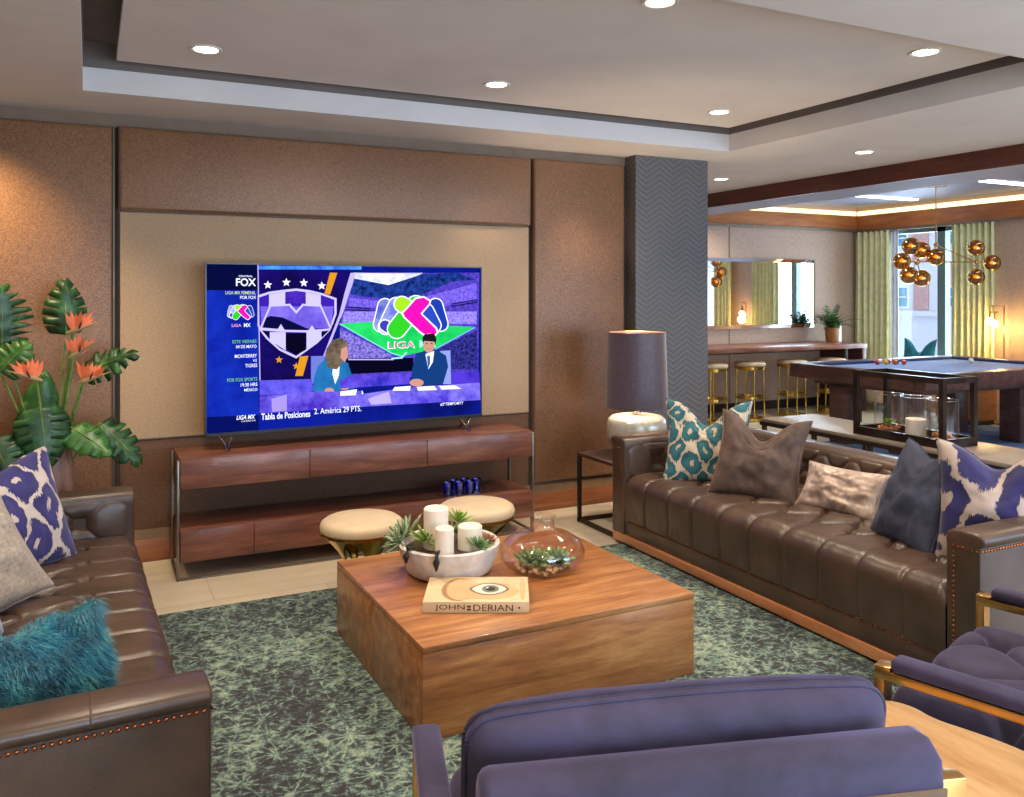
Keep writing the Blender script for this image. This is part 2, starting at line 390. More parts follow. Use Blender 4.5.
# beam and far ceiling with lit cove
struct('trim_3',MB().box(6.065,6.08,NYF,FW,ZB,ZC).box(6.64,6.655,NYF,FW,ZB,2.8),M['beamwood'])
struct('ceiling_4',MB().box(6.08,6.64,NYF,FW,ZB,3.1),M['ceil_far'])
struct('ceiling_5',MB().box(6.655,FX+.1,NYF,FW+.05,2.94,3.1),M['ceil_far'])
fs=MB(); fs.box(6.655,FX,FW-.05,FW,ZB,2.81).box(FX-.05,FX,NYF,FW-.05,ZB,2.81)
struct('trim_4',fs,M['fasciawood'])
struct('trim_5',MB().box(4.4,FX-.05,FW-.075,FW-.05,ZB-.02,ZB+.02).box(FX-.075,FX-.05,NYF,FW-.075,ZB-.015,ZB+.01),M['trimmetal'])
cv=MB(); cv.box(6.66,FX-.06,FW-.045,FW-.005,2.815,2.875).box(FX-.045,FX-.005,4.0,FW-.05,2.815,2.875)
struct('trim_6',cv,emit('cove_glow','ffe6a8',2.4))
# baseboards and padded panels
struct('baseboard_back',MB().box(NX,3.835,WY-.03,WY,0,.135,.004),M['basewood'],smooth=True)
struct('trim_7',MB().box(NX,3.835,WY-.02,WY,.135,.2),plain('taupe_strip','80684f',.7))
def panel(name,x0,x1,z0,z1,mat,t=.055,bev=.022):
    return struct(name,MB().box(x0,x1,WY-t,WY+.0,z0,z1,bev,4),mat,smooth=True)
panel('wall_back_panel',NX+.05,.125,.2,2.655,M['copper'])
panel('wall_back_panel',.153,2.955,2.15,2.66,M['copper'],.07)
panel('wall_back_panel',2.985,3.80,.225,2.665,M['copper'])
panel('wall_back_panel',.16,2.955,.2,.745,M['brownfab'],.02,.004)
panel('wall_back_panel',.16,2.955,.752,2.145,M['beige'],.03,.01)
struct('trim_8',MB().box(.125,.153,WY-.012,WY,.2,2.655).box(2.955,2.985,WY-.008,WY,.2,2.66).box(3.80,3.835,WY-.008,WY,.2,2.66),M['gap'])
struct('trim_9',MB().box(.127,.131,WY-.05,WY,.2,2.655),M['trimmetal'])

# rug
rg=MB().box(-.75,3.75,.75,4.68,0,.012,.003); tag(rg.build('area_rug',M['rug']),'large teal and charcoal distressed patterned rug under the wooden coffee table','rug')
br=MB().box(7.1,10.0,4.2,6.9,0,.008); tag(br.build('area_rug',M['bluerug']),'blue grey rug on the far floor beneath the pool table','rug')

# ------------------------------------------------------------------ recessed lights
def downlight(x,y,z,label,e=40,spot=True,size=1.9):
    t=thing('recessed_light',label,'ceiling light',(x,y,z),0,'recessed ceiling spotlights')
    MB().lathe([(.058,0),(.062,-.006),(.075,-.008),(.08,-.003),(.08,0)],32).build('trim_ring',M['white'],t)
    MB().lathe([(0,-.004),(.058,-.004),(.058,-.0005),(0,-.0005)],32).build('lens',LENS,t,False)
    if spot:
        L=bpy.data.lights.new('downlight','SPOT'); L.energy=e; L.spot_size=size; L.spot_blend=.9; L.color=(1,.83,.64); L.shadow_soft_size=.06
        o=bpy.data.objects.new('downlight_beam',L); C.objects.link(o); o.location=(x,y,z-.03)
    return t
LENS=emit('lamp_lens','fff2dc',14)
dl=[(.524,4.53,2.88,'round recessed spotlight in the tray ceiling above the television’s left side'),
(2.146,4.53,2.88,'round recessed spotlight in the tray ceiling above the middle of the television wall'),
(2.155,2.94,2.88,'round recessed spotlight cut by the top edge of the photo'),
(3.815,2.95,2.88,'large bright recessed spotlight near the right corner of the tray ceiling'),
(3.826,4.55,2.88,'round recessed spotlight in the tray ceiling nearest the grey chevron column'),
(5.38,6.373,2.7355,'small recessed spotlight in the low ceiling right beside the grey column'),
(5.336,4.663,2.7355,'small recessed spotlight in the low ceiling beside the dark wood beam')]
for x,y,z,l in dl: downlight(x,y,z,l,120)
# ------------------------------------------------------------------ TV wall console
def console():
    t=thing('media_console','long walnut media console on chrome sled legs under the television','console',(0,0,0))
    x0,x1,y0,y1=.46,2.735,5.19,5.60
    MB().box(x0,x1,y0+.018,y1,.525,.70,.003).build('upper_cabinet',M['console'],t)
    MB().box(x0,x1,y0+.018,y1,.105,.29,.003).build('lower_cabinet',M['console'],t)
    for a,b in ((x0,1.20),(1.20,1.96),(1.96,x1)): MB().box(a+.002,b-.002,y0,y0+.018,.525,.695,.002).build('drawer_front',M['console'],t)
    for a,b in ((x0,.87),(.87,1.96),(1.96,x1)): MB().box(a+.002,b-.002,y0,y0+.018,.107,.287,.002).build('drawer_front',M['console'],t)
    for x in (x0-.016,x1+.002):
        f=MB()
        f.box(x,x+.014,y0+.01,y0+.045,0,.69,.002).box(x,x+.014,y1-.04,y1-.005,0,.69,.002).box(x,x+.014,y0+.01,y1-.005,0,.012,.002)
        f.build('sled_leg',M['trimmetal'],t)
    MB().box(x0,x1,y0+.01,y0+.03,0,.012,.002).build('bottom_rail',M['trimmetal'],t)
console()
# blue glasses on a clear tray, lower shelf of the console
ctr=onZ(462,490,.30); 
t=thing('serving_tray','clear acrylic tray under the cobalt glasses on the console shelf','tray',(2.26,5.34,.291))
MB().box(-.17,.17,-.09,.09,0,.006,.002).box(-.17,-.165,-.09,.09,.006,.02).box(.165,.17,-.09,.09,.006,.02).build('tray_base',M['glass'],t)
g0=None
for i,(a,b,h) in enumerate(((-.11,-.03,'at the left end of the tray'),(-.04,.03,'second from the left at the back of the tray'),(-.03,-.045,'in the middle of the tray front'),(.04,.03,'at the back right of the tray'),(.045,-.045,'at the front right of the tray'),(.115,.0,'at the right end of the tray'))):
    loc=(2.26+a,5.34+b,.2985); lab='small cobalt blue tumbler '+h
    if g0 is None:
        g0=thing('glass_tumbler',lab,'glass',loc,0,'cobalt tumblers on the console shelf')
        MB().lathe([(0,0),(.026,0),(.032,.075),(.034,.08),(.031,.08),(.028,.074),(.023,.008),(0,.008)],20).build('cup',M['blueglass'],g0)
        MB().lathe([(.0335,.079),(.0345,.081),(.031,.081)],20).build('rim',M['chrome'],g0)
    else: dup(g0,loc,label=lab)

# ------------------------------------------------------------------ television
TVL=Vector((.618,5.39,0)); TVR=Vector((2.462,5.445,0)); TVU=(TVR-TVL).normalized(); TVN=Vector((TVU.y,-TVU.x,0)); TW=(TVR-TVL).length
TVA=math.atan2(TVU.y,TVU.x)
def tvp(px,py):
    d=ray(px,py); o=Vector((0,0,CH)); t=((TVL-o).dot(TVN))/d.dot(TVN); p=o+d*t
    return ((p-TVL).dot(TVU),p.z)
tv=thing('television','large flat screen television showing a football studio show, standing on the walnut console','television',(TVL.x,TVL.y,0),TVA)
ZT0,ZT1=.785,1.832
MB().box(0,TW,.0,.035,ZT0,ZT1,.004).box(.35,TW-.35,.03,.075,ZT0+.05,ZT0+.6,.01).build('body',M['black'],tv)
bz=MB(); bz.box(0,TW,-.006,.0,ZT1-.008,ZT1).box(0,TW,-.006,.0,ZT0,ZT0+.02).box(0,.008,-.006,0,ZT0,ZT1).box(TW-.008,TW,-.006,0,ZT0,ZT1)
bz.build('bezel',M['black'],tv,False)
for x in (.13,TW-.12):
    f=MB().tube([(x-.05,.015,ZT0+.004),(x-.015,-.02,.735),(x-.01,-.09,.705)],.006).tube([(x+.04,.015,ZT0+.004),(x+.0,-.02,.735),(x-.01,-.09,.705)],.006)
    f.tube([(x-.05,.015,ZT0+.004),(x-.01,.05,.735),(x+.0,.12,.705)],.006).tube([(x+.04,.015,ZT0+.004),(x+.01,.05,.735),(x+.0,.12,.705)],.006)
    f.build('foot',M['chrome'],tv)
# picture: one flat mesh made of coloured shapes
TVM=[];TVI={}
def ec(h,s=1.0,noise_=None):
    k=(h,s,noise_)
    if k not in TVI:
        if noise_:
            tt=NT('screen_'+h); c=tt.coord(); n=tt.noise(c,noise_[1],4,.7)
            cc=tt.ramp(n,[(.35,h),(.62,noise_[0])]); e=tt.add('ShaderNodeEmission'); tt.l.new(cc,e.inputs[0]); e.inputs[1].default_value=s*SCR
            tt.l.new(e.outputs[0],tt.out.inputs[0]); m=tt.m
        else: m=emit('screen_'+h,h,s*SCR)
        TVI[k]=len(TVM); TVM.append(m)
    return TVI[k]
SCR=1.3
sm=MB(); LAY=[0]
def zc(z,x,y):
    if z=='A': return 200+x/6.813,255+y/6.813
    if z=='B': return 340+x/6.813,255+y/6.813
    if z=='C': return 200+x/6.813,340+y/6.813
    if z=='D': return 340+x/6.813,340+y/6.813
    return x,y
def L():
    LAY[0]+=1; return -.0008-LAY[0]*.00004
def spoly(z,pts,mi):
    y=L(); q=[tvp(*zc(z,*p)) for p in pts]; q=[(min(max(u,.008),TW-.008),min(max(v,ZT0+.02),ZT1-.008)) for u,v in q]
    b=bmesh.new(); vs=[b.verts.new((u,y,v)) for u,v in q]
    try:
        f=b.faces.new(vs); bmesh.ops.recalc_face_normals(b,faces=[f]); bmesh.ops.triangulate(b,faces=b.faces[:])
    except Exception: pass
    for f in b.faces: f.material_index=mi
    sm.merge(b)
def line(z,pts,w,mi):
    for (x0,y0),(x1,y1) in zip(pts,pts[1:]):
        dx,dy=x1-x0,y1-y0; n=math.hypot(dx,dy) or 1; nx,ny=-dy/n*w/2,dx/n*w/2; ex,ey=dx/n*w/2,dy/n*w/2
        spoly(z,[(x0+nx-ex,y0+ny-ey),(x1+nx+ex,y1+ny+ey),(x1-nx+ex,y1-ny+ey),(x0-nx-ex,y0-ny-ey)],mi)
def ell(z,cx,cy,rx,ry,mi,rot=0,n=28):
    r=math.radians(rot)
    spoly(z,[(cx+rx*math.cos(a)*math.cos(r)-ry*math.sin(a)*math.sin(r),cy+rx*math.cos(a)*math.sin(r)+ry*math.sin(a)*math.cos(r)) for a in [2*PI*i/n for i in range(n)]],mi)
def star(z,cx,cy,r,mi):
    spoly(z,[(cx+(r if i%2==0 else r*.45)*math.sin(PI*i/5),cy-(r if i%2==0 else r*.45)*math.cos(PI*i/5)) for i in range(10)],mi)
def textmesh(s,bold=0.0,shear=0.0):
    cu=bpy.data.curves.new('t','FONT'); cu.body=s; cu.size=1; cu.offset=bold; cu.shear=shear; cu.resolution_u=3
    o=bpy.data.objects.new('t',cu); C.objects.link(o); bpy.context.view_layer.update()
    dg=bpy.context.evaluated_depsgraph_get(); me=bpy.data.meshes.new_from_object(o.evaluated_get(dg))
    b=bmesh.new(); b.from_mesh(me); bpy.data.objects.remove(o); bpy.data.curves.remove(cu); bpy.data.meshes.remove(me)
    xs=[v.co.x for v in b.verts]; ys=[v.co.y for v in b.verts]; return b,min(xs),max(xs),min(ys),max(ys)
def stext(s,z,x0,x1,yt,yb,mi,bold=.02,shear=0):
    bold=bold*.35
    b,a0,a1,b0,b1=textmesh(s,bold,shear); y=L()
    if z=='px': u0,v1=tvp(x0,yt); u1,_=tvp(x1,yt); _,v0=tvp(x0,yb)
    else:
        u0,v1=tvp(*zc(z,x0,yt)); u1,_=tvp(*zc(z,x1,yt)); _,v0=tvp(*zc(z,x0,yb))
    for v in b.verts: v.co=Vector((u0+(v.co.x-a0)/(a1-a0)*(u1-u0),y,v0+(v.co.y-b0)/(b1-b0)*(v1-v0)))
    for f in b.faces: f.material_index=mi
    sm.merge(b)
W=ec('e8ecff',1.1); LV=ec('b9aef0',1.0); NAVY=ec('0a0a3c',1); DK=ec('06061e',1)
spoly('px',[(200,255),(490,255),(490,440),(200,445)],ec('0d1f9a',.9,('0a1268',2)))
# left info strip
spoly('A',[(30,50),(392,60),(392,240),(30,240)],ec('050a38',1))
spoly('A',[(30,240),(395,240),(400,1090),(48,1110)],ec('0a1a8c',1.0,('1430b4',3)))
spoly('C',[(48,525),(400,510),(400,640),(48,660)],ec('060f5a',1))
# studio backdrop (dark purple)
spoly('A',[(392,60),(1040,70),(950,400),(850,700),(850,850),(400,860)],ec('1a0c70',1,('0c0838',2.5)))
spoly('A',[(395,72),(1100,75),(1100,100),(395,98)],ec('2a50d8',1,('50a0f0',9)))
# stadium
spoly('B',[(80,125),(950,120),(940,830),(0,830),(0,470)],ec('2c2a90',1,('6048d0',34)))
spoly('B',[(90,120),(560,125),(470,170),(330,205),(100,160)],ec('a8b4e8',1.1,('f0f0ff',12)))
spoly('B',[(100,165),(330,205),(560,130),(800,120),(930,170),(760,180),(560,270),(330,300),(70,270)],ec('0a0c40',1,('2244a0',26)))
spoly('B',[(60,290),(330,320),(560,290),(930,190),(930,300),(560,380),(60,350)],ec('4a3cc0',1,('8a70f0',60)))
for yy in (355,372): line('B',[(40,yy),(200,yy+8)],7,DK); line('B',[(760,yy-22),(930,yy-50)],7,DK)
spoly('B',[(30,385),(930,385),(930,470),(10,470)],ec('6450d0',1,('a898ff',60)))
spoly('B',[(0,468),(210,455),(500,470),(915,490),(640,640),(420,690),(350,668)],ec('12b450',1,('28d868',6)))
line('B',[(0,470),(350,668),(420,690)],7,ec('80e8d0',1)); line('B',[(915,495),(650,640)],7,ec('70c8e0',1))
spoly('B',[(0,500),(350,680),(340,715),(0,705)],ec('2a2080',1,('9a8cf0',60)))
spoly('B',[(640,650),(935,510),(935,780),(640,780)],ec('06062a',1,('3a3aa0',50)))
spoly('B',[(0,705),(500,700),(500,790),(0,815)],DK); 
line('B',[(60,712),(360,712)],8,LV); line('B',[(355,705),(420,700),(450,665)],10,ec('a0f0f0',1))
# diagonal white line
spoly('A',[(1020,150),(1040,135),(1045,180),(960,420),(890,600),(850,700),(838,690),(880,580),(950,400)],LV)
spoly('B',[(70,125),(105,130),(25,380),(5,430),(-10,420),(30,260)],LV)
line('B',[(75,124),(560,124)],5,LV)
# gold bars, stars, crest
G=ec('d8921e',1); 
spoly('A',[(885,120),(935,122),(885,270),(848,262)],G); spoly('C',[(680,112),(738,108),(700,245),(648,245)],G)
for c in ((462,204),(588,187),(707,190),(829,210)): star('A',c[0],c[1],30,W)
star('C',538,135,26,G); star('C',655,178,26,G)
VI=ec('5a30d0',1); LW=ec('c8c0f4',1)
crest=[(392,275),(470,250),(560,238),(655,228),(750,240),(840,262),(930,295),(930,400),(905,470),(880,520),(800,600),(655,705),(540,650),(450,570),(405,510),(392,480)]
spoly('A',crest,LW)
ins=[(400,290),(470,266),(560,254),(655,244),(750,256),(835,276),(915,305),(915,400),(892,466),(868,512),(792,590),(655,688),(545,636),(460,560),(418,505),(400,470)]
spoly('A',ins,ec('3a1ea8',1))
spoly('A',[(410,350),(910,350),(890,500),(420,500)],ec('5a44c8',1,('8a7aec',3)))
spoly('A',[(470,268),(580,252),(580,340),(470,345)],LW); spoly('A',[(720,252),(822,274),(822,345),(720,335)],LW)
spoly('A',[(582,252),(655,245),(718,252),(718,330),(582,330)],ec('1c0c70',1,('4a28b8',4)))
line('A',[(475,345),(610,340),(655,390),(700,340),(820,345)],14,LW)
spoly('A',[(440,430),(480,415),(560,425),(640,460),(740,505),(725,512),(425,510)],NAVY)
line('A',[(480,345),(412,500),(560,512)],12,LW); line('A',[(820,345),(888,495)],12,LW)
line('A',[(412,505),(545,516),(725,520),(880,508)],14,LW)
spoly('A',[(550,470),(582,520),(520,520)],LW); spoly('A',[(762,478),(790,520),(735,520)],LW)
spoly('A',[(475,525),(583,525),(583,650),(475,580)],LW); spoly('A',[(725,525),(826,520),(826,570),(725,640)],LW)
spoly('A',[(583,532),(722,532),(722,645),(655,683),(583,645)],DK)
spoly('A',[(828,522),(880,512),(828,565)],NAVY); spoly('A',[(420,512),(474,524),(474,575)],NAVY)
line('A',[(394,70),(408,860)],7,LV)
# league emblem: big on the backdrop, small in the strip
def emblem(z,ox,oy,k,pale='d8dcf4'):
    T=lambda pts:[(ox+x*k,oy+y*k) for x,y in pts]
    def cap(x0,y0,x1,y1,w,mi,wo=8):
        for ww,m in ((w+wo*2,W),(w,mi)):
            dx,dy=x1-x0,y1-y0; n=math.hypot(dx,dy); ux,uy=dx/n,dy/n; pts=[]
            a0=math.atan2(-uy,-ux)
            for i in range(13): a=a0-PI/2+PI*i/12; pts.append((x0+math.cos(a)*ww/2,y0+math.sin(a)*ww/2))
            for i in range(13): a=a0+PI/2+PI*i/12; pts.append((x1+math.cos(a)*ww/2,y1+math.sin(a)*ww/2))
            spoly(z,T(pts),m)
    cap(-175,-75,-205,55,90,ec('4a58c0',1,('c0c8f0',3))); cap(170,-75,205,50,92,ec('1c3ca8',1))
    cap(-100,-80,-170,70,95,ec('6474d0',1,('e0e4ff',3))); cap(-175,60,-150,75,70,ec('3a3cb0',1)); 
    cap(110,-40,160,60,88,ec('2848b8',1))
    cap(35,-80,-95,85,120,ec('32c828',1)); cap(-60,-85,-20,-60,100,ec('a0dc28',1))
    y=None
    spoly(z,T([(30,-130),(90,-140),(140,-110),(135,-85),(80,-20),(180,75),(190,110),(150,150),(120,150),(60,110),(-50,5),(-65,-25),(-30,-60)]),W)
    spoly(z,T([(35,-120),(88,-130),(128,-105),(125,-88),(68,-20),(170,82),(178,108),(145,140),(122,140),(65,100),(-42,0),(-52,-25),(-20,-56)]),ec('e010a8',1.1))
emblem('B',480,420,1.0)
emblem('A',276,388,.36)
PK=ec('f078c8',1.1)
stext('LIGA',  'B',322,512,590,640,W,.06); stext('LIGA','B',330,506,596,634,ec('e040a0',1),.0)
stext('MX','B',540,655,580,630,ec('a0f0e0',1.1),.05)
# anchors
SUIT=ec('123a78',1); SK=ec('c89080',1); SKM=ec('b07c70',1)
spoly('D',[(680,75),(750,70),(755,300),(700,300)],ec('8c9ae0',1)); 
spoly('C',[(755,110),(850,108),(830,270),(755,300)],ec('6a78d0',1))
# woman
spoly('C',[(800,180),(850,130),(960,130),(1010,160),(1030,330),(960,345),(800,360),(765,345),(775,260)],ec('1c64a4',1,('2878b4',6)))
spoly('C',[(905,180),(950,180),(945,240),(920,300),(900,230)],W)
spoly('A',[(860,640),(850,690),(870,770),(930,780),(965,740),(975,690),(1010,640),(1000,590),(950,565),(900,580)],ec('4a3c34',1,('7a6a58',14)))
spoly('A',[(960,640),(1000,620),(1010,680),(985,730),(955,700)],SK)
spoly('C',[(985,180),(1010,170),(1060,320),(1030,345)],ec('1c64a4',1))
ell('C',880,345,32,20,SK); ell('C',985,320,32,20,SK)
spoly('C',[(830,365),(1105,345),(1115,375),(790,395)],W)
# man
spoly('D',[(515,95),(580,70),(660,70),(720,105),(735,180),(700,300),(560,310),(480,300),(490,200)],SUIT)
spoly('D',[(580,95),(640,75),(630,150),(600,200)],W); spoly('D',[(590,110),(612,105),(612,160),(598,195)],ec('3a58a8',1))
ell('B',604,600,40,68,SK); spoly('B',[(560,560),(575,540),(640,535),(655,570),(650,610),(640,590),(570,585),(562,610)],ec('1a1420',1))
for e in (588,622): ell('B',e,603,6,4,DK)
line('B',[(592,638),(618,638)],5,SKM)
ell('D',520,290,48,26,SK)
# desk
DS=ec('4428b8',1,('7a6cec',5))
spoly('D',[(70,245),(480,225),(470,300),(0,330),(0,270)],ec('2a28b0',1,('6a50e0',6)))
spoly('C',[(405,275),(760,265),(770,350),(405,380)],ec('3428b8',1,('6860e8',5)))
spoly('D',[(755,220),(945,215),(950,290),(755,300)],ec('2418a0',1,('5038d0',5)))
spoly('C',[(405,385),(700,355),(1100,345),(1100,460),(405,498)],DS)
spoly('D',[(-5,385),(100,375),(480,320),(950,290),(955,408),(-5,463)],ec('4438c8',1,('8a7cf0',5)))
for p in ([(370,320),(480,312),(475,345),(355,345)],[(520,318),(640,312),(660,340),(530,345)],[(670,312),(780,308),(825,332),(690,338)],[(0,350),(115,335),(105,375),(0,380)]): spoly('D',p,W)
spoly('D',[(190,400),(330,350),(350,430),(210,440)],ec('b8a8f8',1)); spoly('C',[(485,400),(590,370),(590,480),(490,490)],ec('a090f0',1))
ell('D',520,290,48,26,SK)
# ticker bar
spoly('C',[(400,500),(1100,455),(1100,600),(400,640)],ec('0c1c90',1)); spoly('D',[(-10,466),(965,412),(968,520),(-10,580)],ec('0c1c90',1,('081060',2)))
def ptext(s,x0,x1,yb,h,mi,bold=.03,shear=0): stext(s,'px',x0,x1,yb-h,yb,mi,bold,shear)
ptext('Tabla de Posiciones',261,310,420.0,6.5,W,.05); ptext('2. América 29 PTS.',314,361,414.2,5.8,W,.02)
ptext('#2ºTIEMPOMTY',440,463,406.0,3.2,W,.03)
spoly('A',[(240,150),(262,140),(350,138),(378,150),(382,200),(350,212),(262,212),(240,200)],ec('08103c',1))
stext('FOX','A',244,380,158,212,W,.06); stext('CENTRAL','A',262,358,138,150,W,.03)
YG=ec('c8e040',1.0); GR=ec('70c068',1)
stext('LIGA MX FEMENIL','A',172,378,246,268,YG,.02); stext('POR FOX','A',272,380,278,300,W,.02)
stext('LIGA','A',215,280,470,490,ec('f0a0d8',1),.03); stext('MX','A',298,342,465,490,W,.05)
stext('ESTE VIERNES','A',220,384,580,602,GR,.02); stext('04 DE MAYO','A',244,384,614,636,W,.02)
stext('MONTERREY','A',236,386,678,702,W,.02); stext('VS','A',358,386,710,728,W,0); stext('TIGRES','A',306,388,742,766,W,.02)
stext('POR FOX SPORTS','C',184,388,262,286,GR,.02); stext('19:30 HRS','C',276,390,294,318,W,.02); stext('MÉXICO','C',300,390,326,350,W,.02)
stext('LIGA MX','C',246,376,514,544,W,.05,.3); stext('CLAUSURA 2018','C',280,376,548,558,W,0)
sm.build('screen',TVM,tv,False)

# ------------------------------------------------------------------ sofas
def tuft(p,q,sp,sq,d,front=False):
    a=p/sp+q/sq; b=p/sp-q/sq
    ca=abs(math.sin(PI*a)); cb=abs(math.sin(PI*b))
    if front: ca=cb=abs(math.sin(PI*p/sp)); k=.45
    else: k=1
    c=min(ca,cb); h=-(math.exp(-c/.15))*d*.7*k
    if not front:
        ra=(a-round(a)); rb=(b-round(b)); dd=(ra*ra+rb*rb)*(sp*sq/2)
        h-=d*1.1*math.exp(-dd/.0011)
    return h
def sofa(name_label,loc,rotz,L_,group):
    t=thing('chesterfield_sofa',name_label,'sofa',loc,rotz,group)
    H=L_/2; AW=.145; D=1.10
    MB().box(-H+.01,H-.01,.0,D-.06,.012,.066,.003).build('plinth',M['copplinth'],t)
    MB().box(-H+.03,H-.03,.03,D-.1,.0,.012).build('glide',M['black'],t)
    MB().box(-H+AW,H-AW,.01,D-.1,.066,.165,.008).build('front_rail',M['leather'],t)
    xa=H-AW-.002; top=.445; R=.075
    L1=.80; L2=R*PI/2; L3=top-R-.165; TOT=L1+L2+L3
    def seat(u,v):
        x=-xa+2*xa*u; s=v*TOT; n=None
        if s<L1: y=.88-s; z=top; n=Vector((0,0,1)); q=s-(L1-.14)
        elif s<L1+L2:
            a=(s-L1)/R; y=.08-R*math.sin(a)+.0; z=top-R+R*math.cos(a); n=Vector((0,-math.sin(a),math.cos(a))); q=1
        else: y=.08-R; z=top-R-(s-L1-L2); n=Vector((0,-1,0)); q=1
        fr=s>(L1-.14)
        h=tuft(x,-q,.235,.40,.046,fr)
        bulge=.018*math.sin(PI*min(1,max(0,(s)/(TOT)))) 
        nz=noise.noise(Vector((x*6,s*6,3)))*.006+noise.noise(Vector((x*22,s*14,9)))*.0022
        e=min(1,(xa-abs(x))/.05); z2=-.03*(1-e)**2
        return Vector((x,y,z+z2))+n*(h+bulge+nz)
    MB().sheet(360,110,seat,flip=False).build('seat_cushion',M['leather'],t,angle=180)
    prof=[(0,.066),(0,.62),(-.004,.65),(.004,.675),(.025,.688),(.06,.693),(.12,.693),(.155,.687),(.168,.672),(.166,.655),(.152,.64),(AW,.636),(AW,.066)]
    for sgn in (-1,1):
        pts=[(sgn*(H-AW+u),z) for u,z in prof]
        MB().prism(pts,'y',0.0,D-.02,.012).build('arm',M['leather'],t,angle=50)
        def arm(u,v,sgn=sgn):
            y=.03+u*.85; z=.40+v*.25; h=tuft(y-.25,z-.535,.30,.30,.014)-.026*math.exp(-(((y-.25+.15)%.30-.15)**2+(z-.535)**2)/.0032)+.034*(math.sin(PI*v)**.5)*(math.sin(PI*min(1,u*1.0))**.4 if u<1 else 0)
            nz=noise.noise(Vector((y*8,z*8,1)))*.004
            return Vector((sgn*(H-AW-(h+nz if 0<u<1 and 0<v<1 else -.004)),y,z))
        MB().sheet(110,44,arm,flip=(sgn<0)).build('arm_padding',M['leather'],t,angle=180)
        # nailheads
        nb=MB(); xo=sgn*(H+.002)
        k=0; y=.02
        while y<D-.05: nb.sphere((xo,y,.624),.0062,8,(.5,1,1)); y+=.018
        z=.10
        while z<.623: nb.sphere((sgn*(H-AW+.035),-.001,z),.0055,8,(1,.5,1)); z+=.02
        x=H-AW+.035
        while x<H-.005: nb.sphere((sgn*x,-.001,.624),.0055,8,(1,.5,1)); x+=.02
        nb.build('nailhead_trim',M['nail'],t)
        for y in (.28,.62):
            q=[(sgn*(H-AW+u),y,z+.0) for u,z in prof[3:11]]; MB().tube(q,.0022,6).build('arm_seam',M['leather'],t)
    nb=MB(); x=-xa+.01
    while x<xa: nb.sphere((x,.0085,.157),.0045,6,(1,.5,1)); x+=.016
    nb.build('nailhead_trim',M['nail'],t)
    bp=[(D-.20,.066),(D-.215,.44),(D-.19,.645),(D-.17,.68),(D-.12,.693),(D-.03,.69),(D+.012,.665),(D+.01,.625),(D-.01,.605),(D-.01,.066)]
    MB().prism(bp,'x',-H+AW+.004,H-AW-.004,.0).build('backrest',M['leather'],t,angle=50)
    def back(u,v):
        x=-xa+2*xa*u; z=.43+v*.235; h=tuft(x,z-.55,.235,.26,.03)+.03*(math.sin(PI*v)**.5)
        return Vector((x,D-.212+.03*v-h,z))
    MB().sheet(300,40,back,flip=False).build('back_padding',M['leather'],t,angle=180)
    return t
sofa('long dark brown tufted leather sofa on a copper wood plinth, right of the coffee table',(3.11,3.471,0.012),-PI/2,2.608,'matching tufted leather sofas')
sl=sofa('brown tufted leather sofa at the left edge, with the turquoise fur pillow on it',(.24,3.60,0.012),PI/2+math.radians(1.8),2.60,'matching tufted leather sofas'); sl.scale=(1,1,.912)

# ------------------------------------------------------------------ pillows
def pillow(name,label,mat,base,yaw,lean,Wd,Hd,T=.15,chop=.07,roll=0,group='throw pillows on the sofas',ear=.1,seed=0):
    rot=Euler((0,0,0)); m=Matrix.Rotation(yaw,4,'Z')@Matrix.Rotation(-lean,4,'X')@Matrix.Rotation(roll,4,'Y')
    t=thing(name,label,'pillow',base,m.to_euler(),group)
    def side(sg):
        def fn(a,b):
            u=2*a-1; v=2*b-1
            x=Wd/2*u*(1-ear*(1-v*v)); z=Hd/2*v*(1-ear*(1-u*u))
            if v>-.2: 
                k=(v+.2)/1.2; z-=chop*math.exp(-(u/.42)**2)*k*k*(3-2*k)
            th=T/2*(max(0,(1-u*u))*max(0,(1-v*v)))**.42
            if chop: th*=1-.45*math.exp(-(u/.25)**2)*max(0,v)**1.5
            e=(1-abs(u))*(1-abs(v))
            th+=(noise.noise(Vector((u*2.2+seed,v*2.2,sg)))*.02+noise.noise(Vector((u*6+seed,v*5,sg)))*.006)*min(1,e*6)
            return Vector((x,sg*th,z+Hd/2*(1-ear*.6)))
        return fn
    b=MB().sheet(44,44,side(-1)).sheet(44,44,side(1),flip=True); bmesh.ops.remove_doubles(b.bm,verts=b.bm.verts,dist=.0004)
    b.build('cushion',mat,t,angle=180)
    pp=[]
    f=side(1)
    for i in range(40): pp.append(f(i/40,0))
    for i in range(40): pp.append(f(1,i/40))
    for i in range(40): pp.append(f(1-i/40,1))
    for i in range(40): pp.append(f(0,1-i/40))
    for p in pp: p.y=0
    MB().tube(pp,.0035,6,closed=True).build('piping',mat,t)
    return t
R90=-PI/2
SZ=.455
def pb(px,py): p=onZ(px,py,SZ); return (p.x,p.y,SZ)
pillow('throw_pillow','teal and cream ikat pillow at the far end of the right sofa',M['ikatteal'],pb(706,484),RD(-44),RD(20),.55,.56,.17,.14,seed=1,ear=.12)
pillow('throw_pillow','plain brown velvet pillow leaning in front of the teal ikat pillow',M['brownvel'],pb(752,499),RD(-52),RD(27),.53,.54,.18,.14,roll=RD(5),seed=2,ear=.12)
pillow('throw_pillow','small oblong metallic rose lumbar pillow in the middle of the right sofa',M['foil'],pb(834,513),RD(-76),RD(34),.48,.28,.13,.0,seed=3,roll=RD(1))
pillow('throw_pillow','dark slate blue velvet pillow between the metallic pillow and the blue ikat pillow',M['slate'],pb(898,544),RD(-104),RD(26),.44,.53,.16,.05,seed=4)
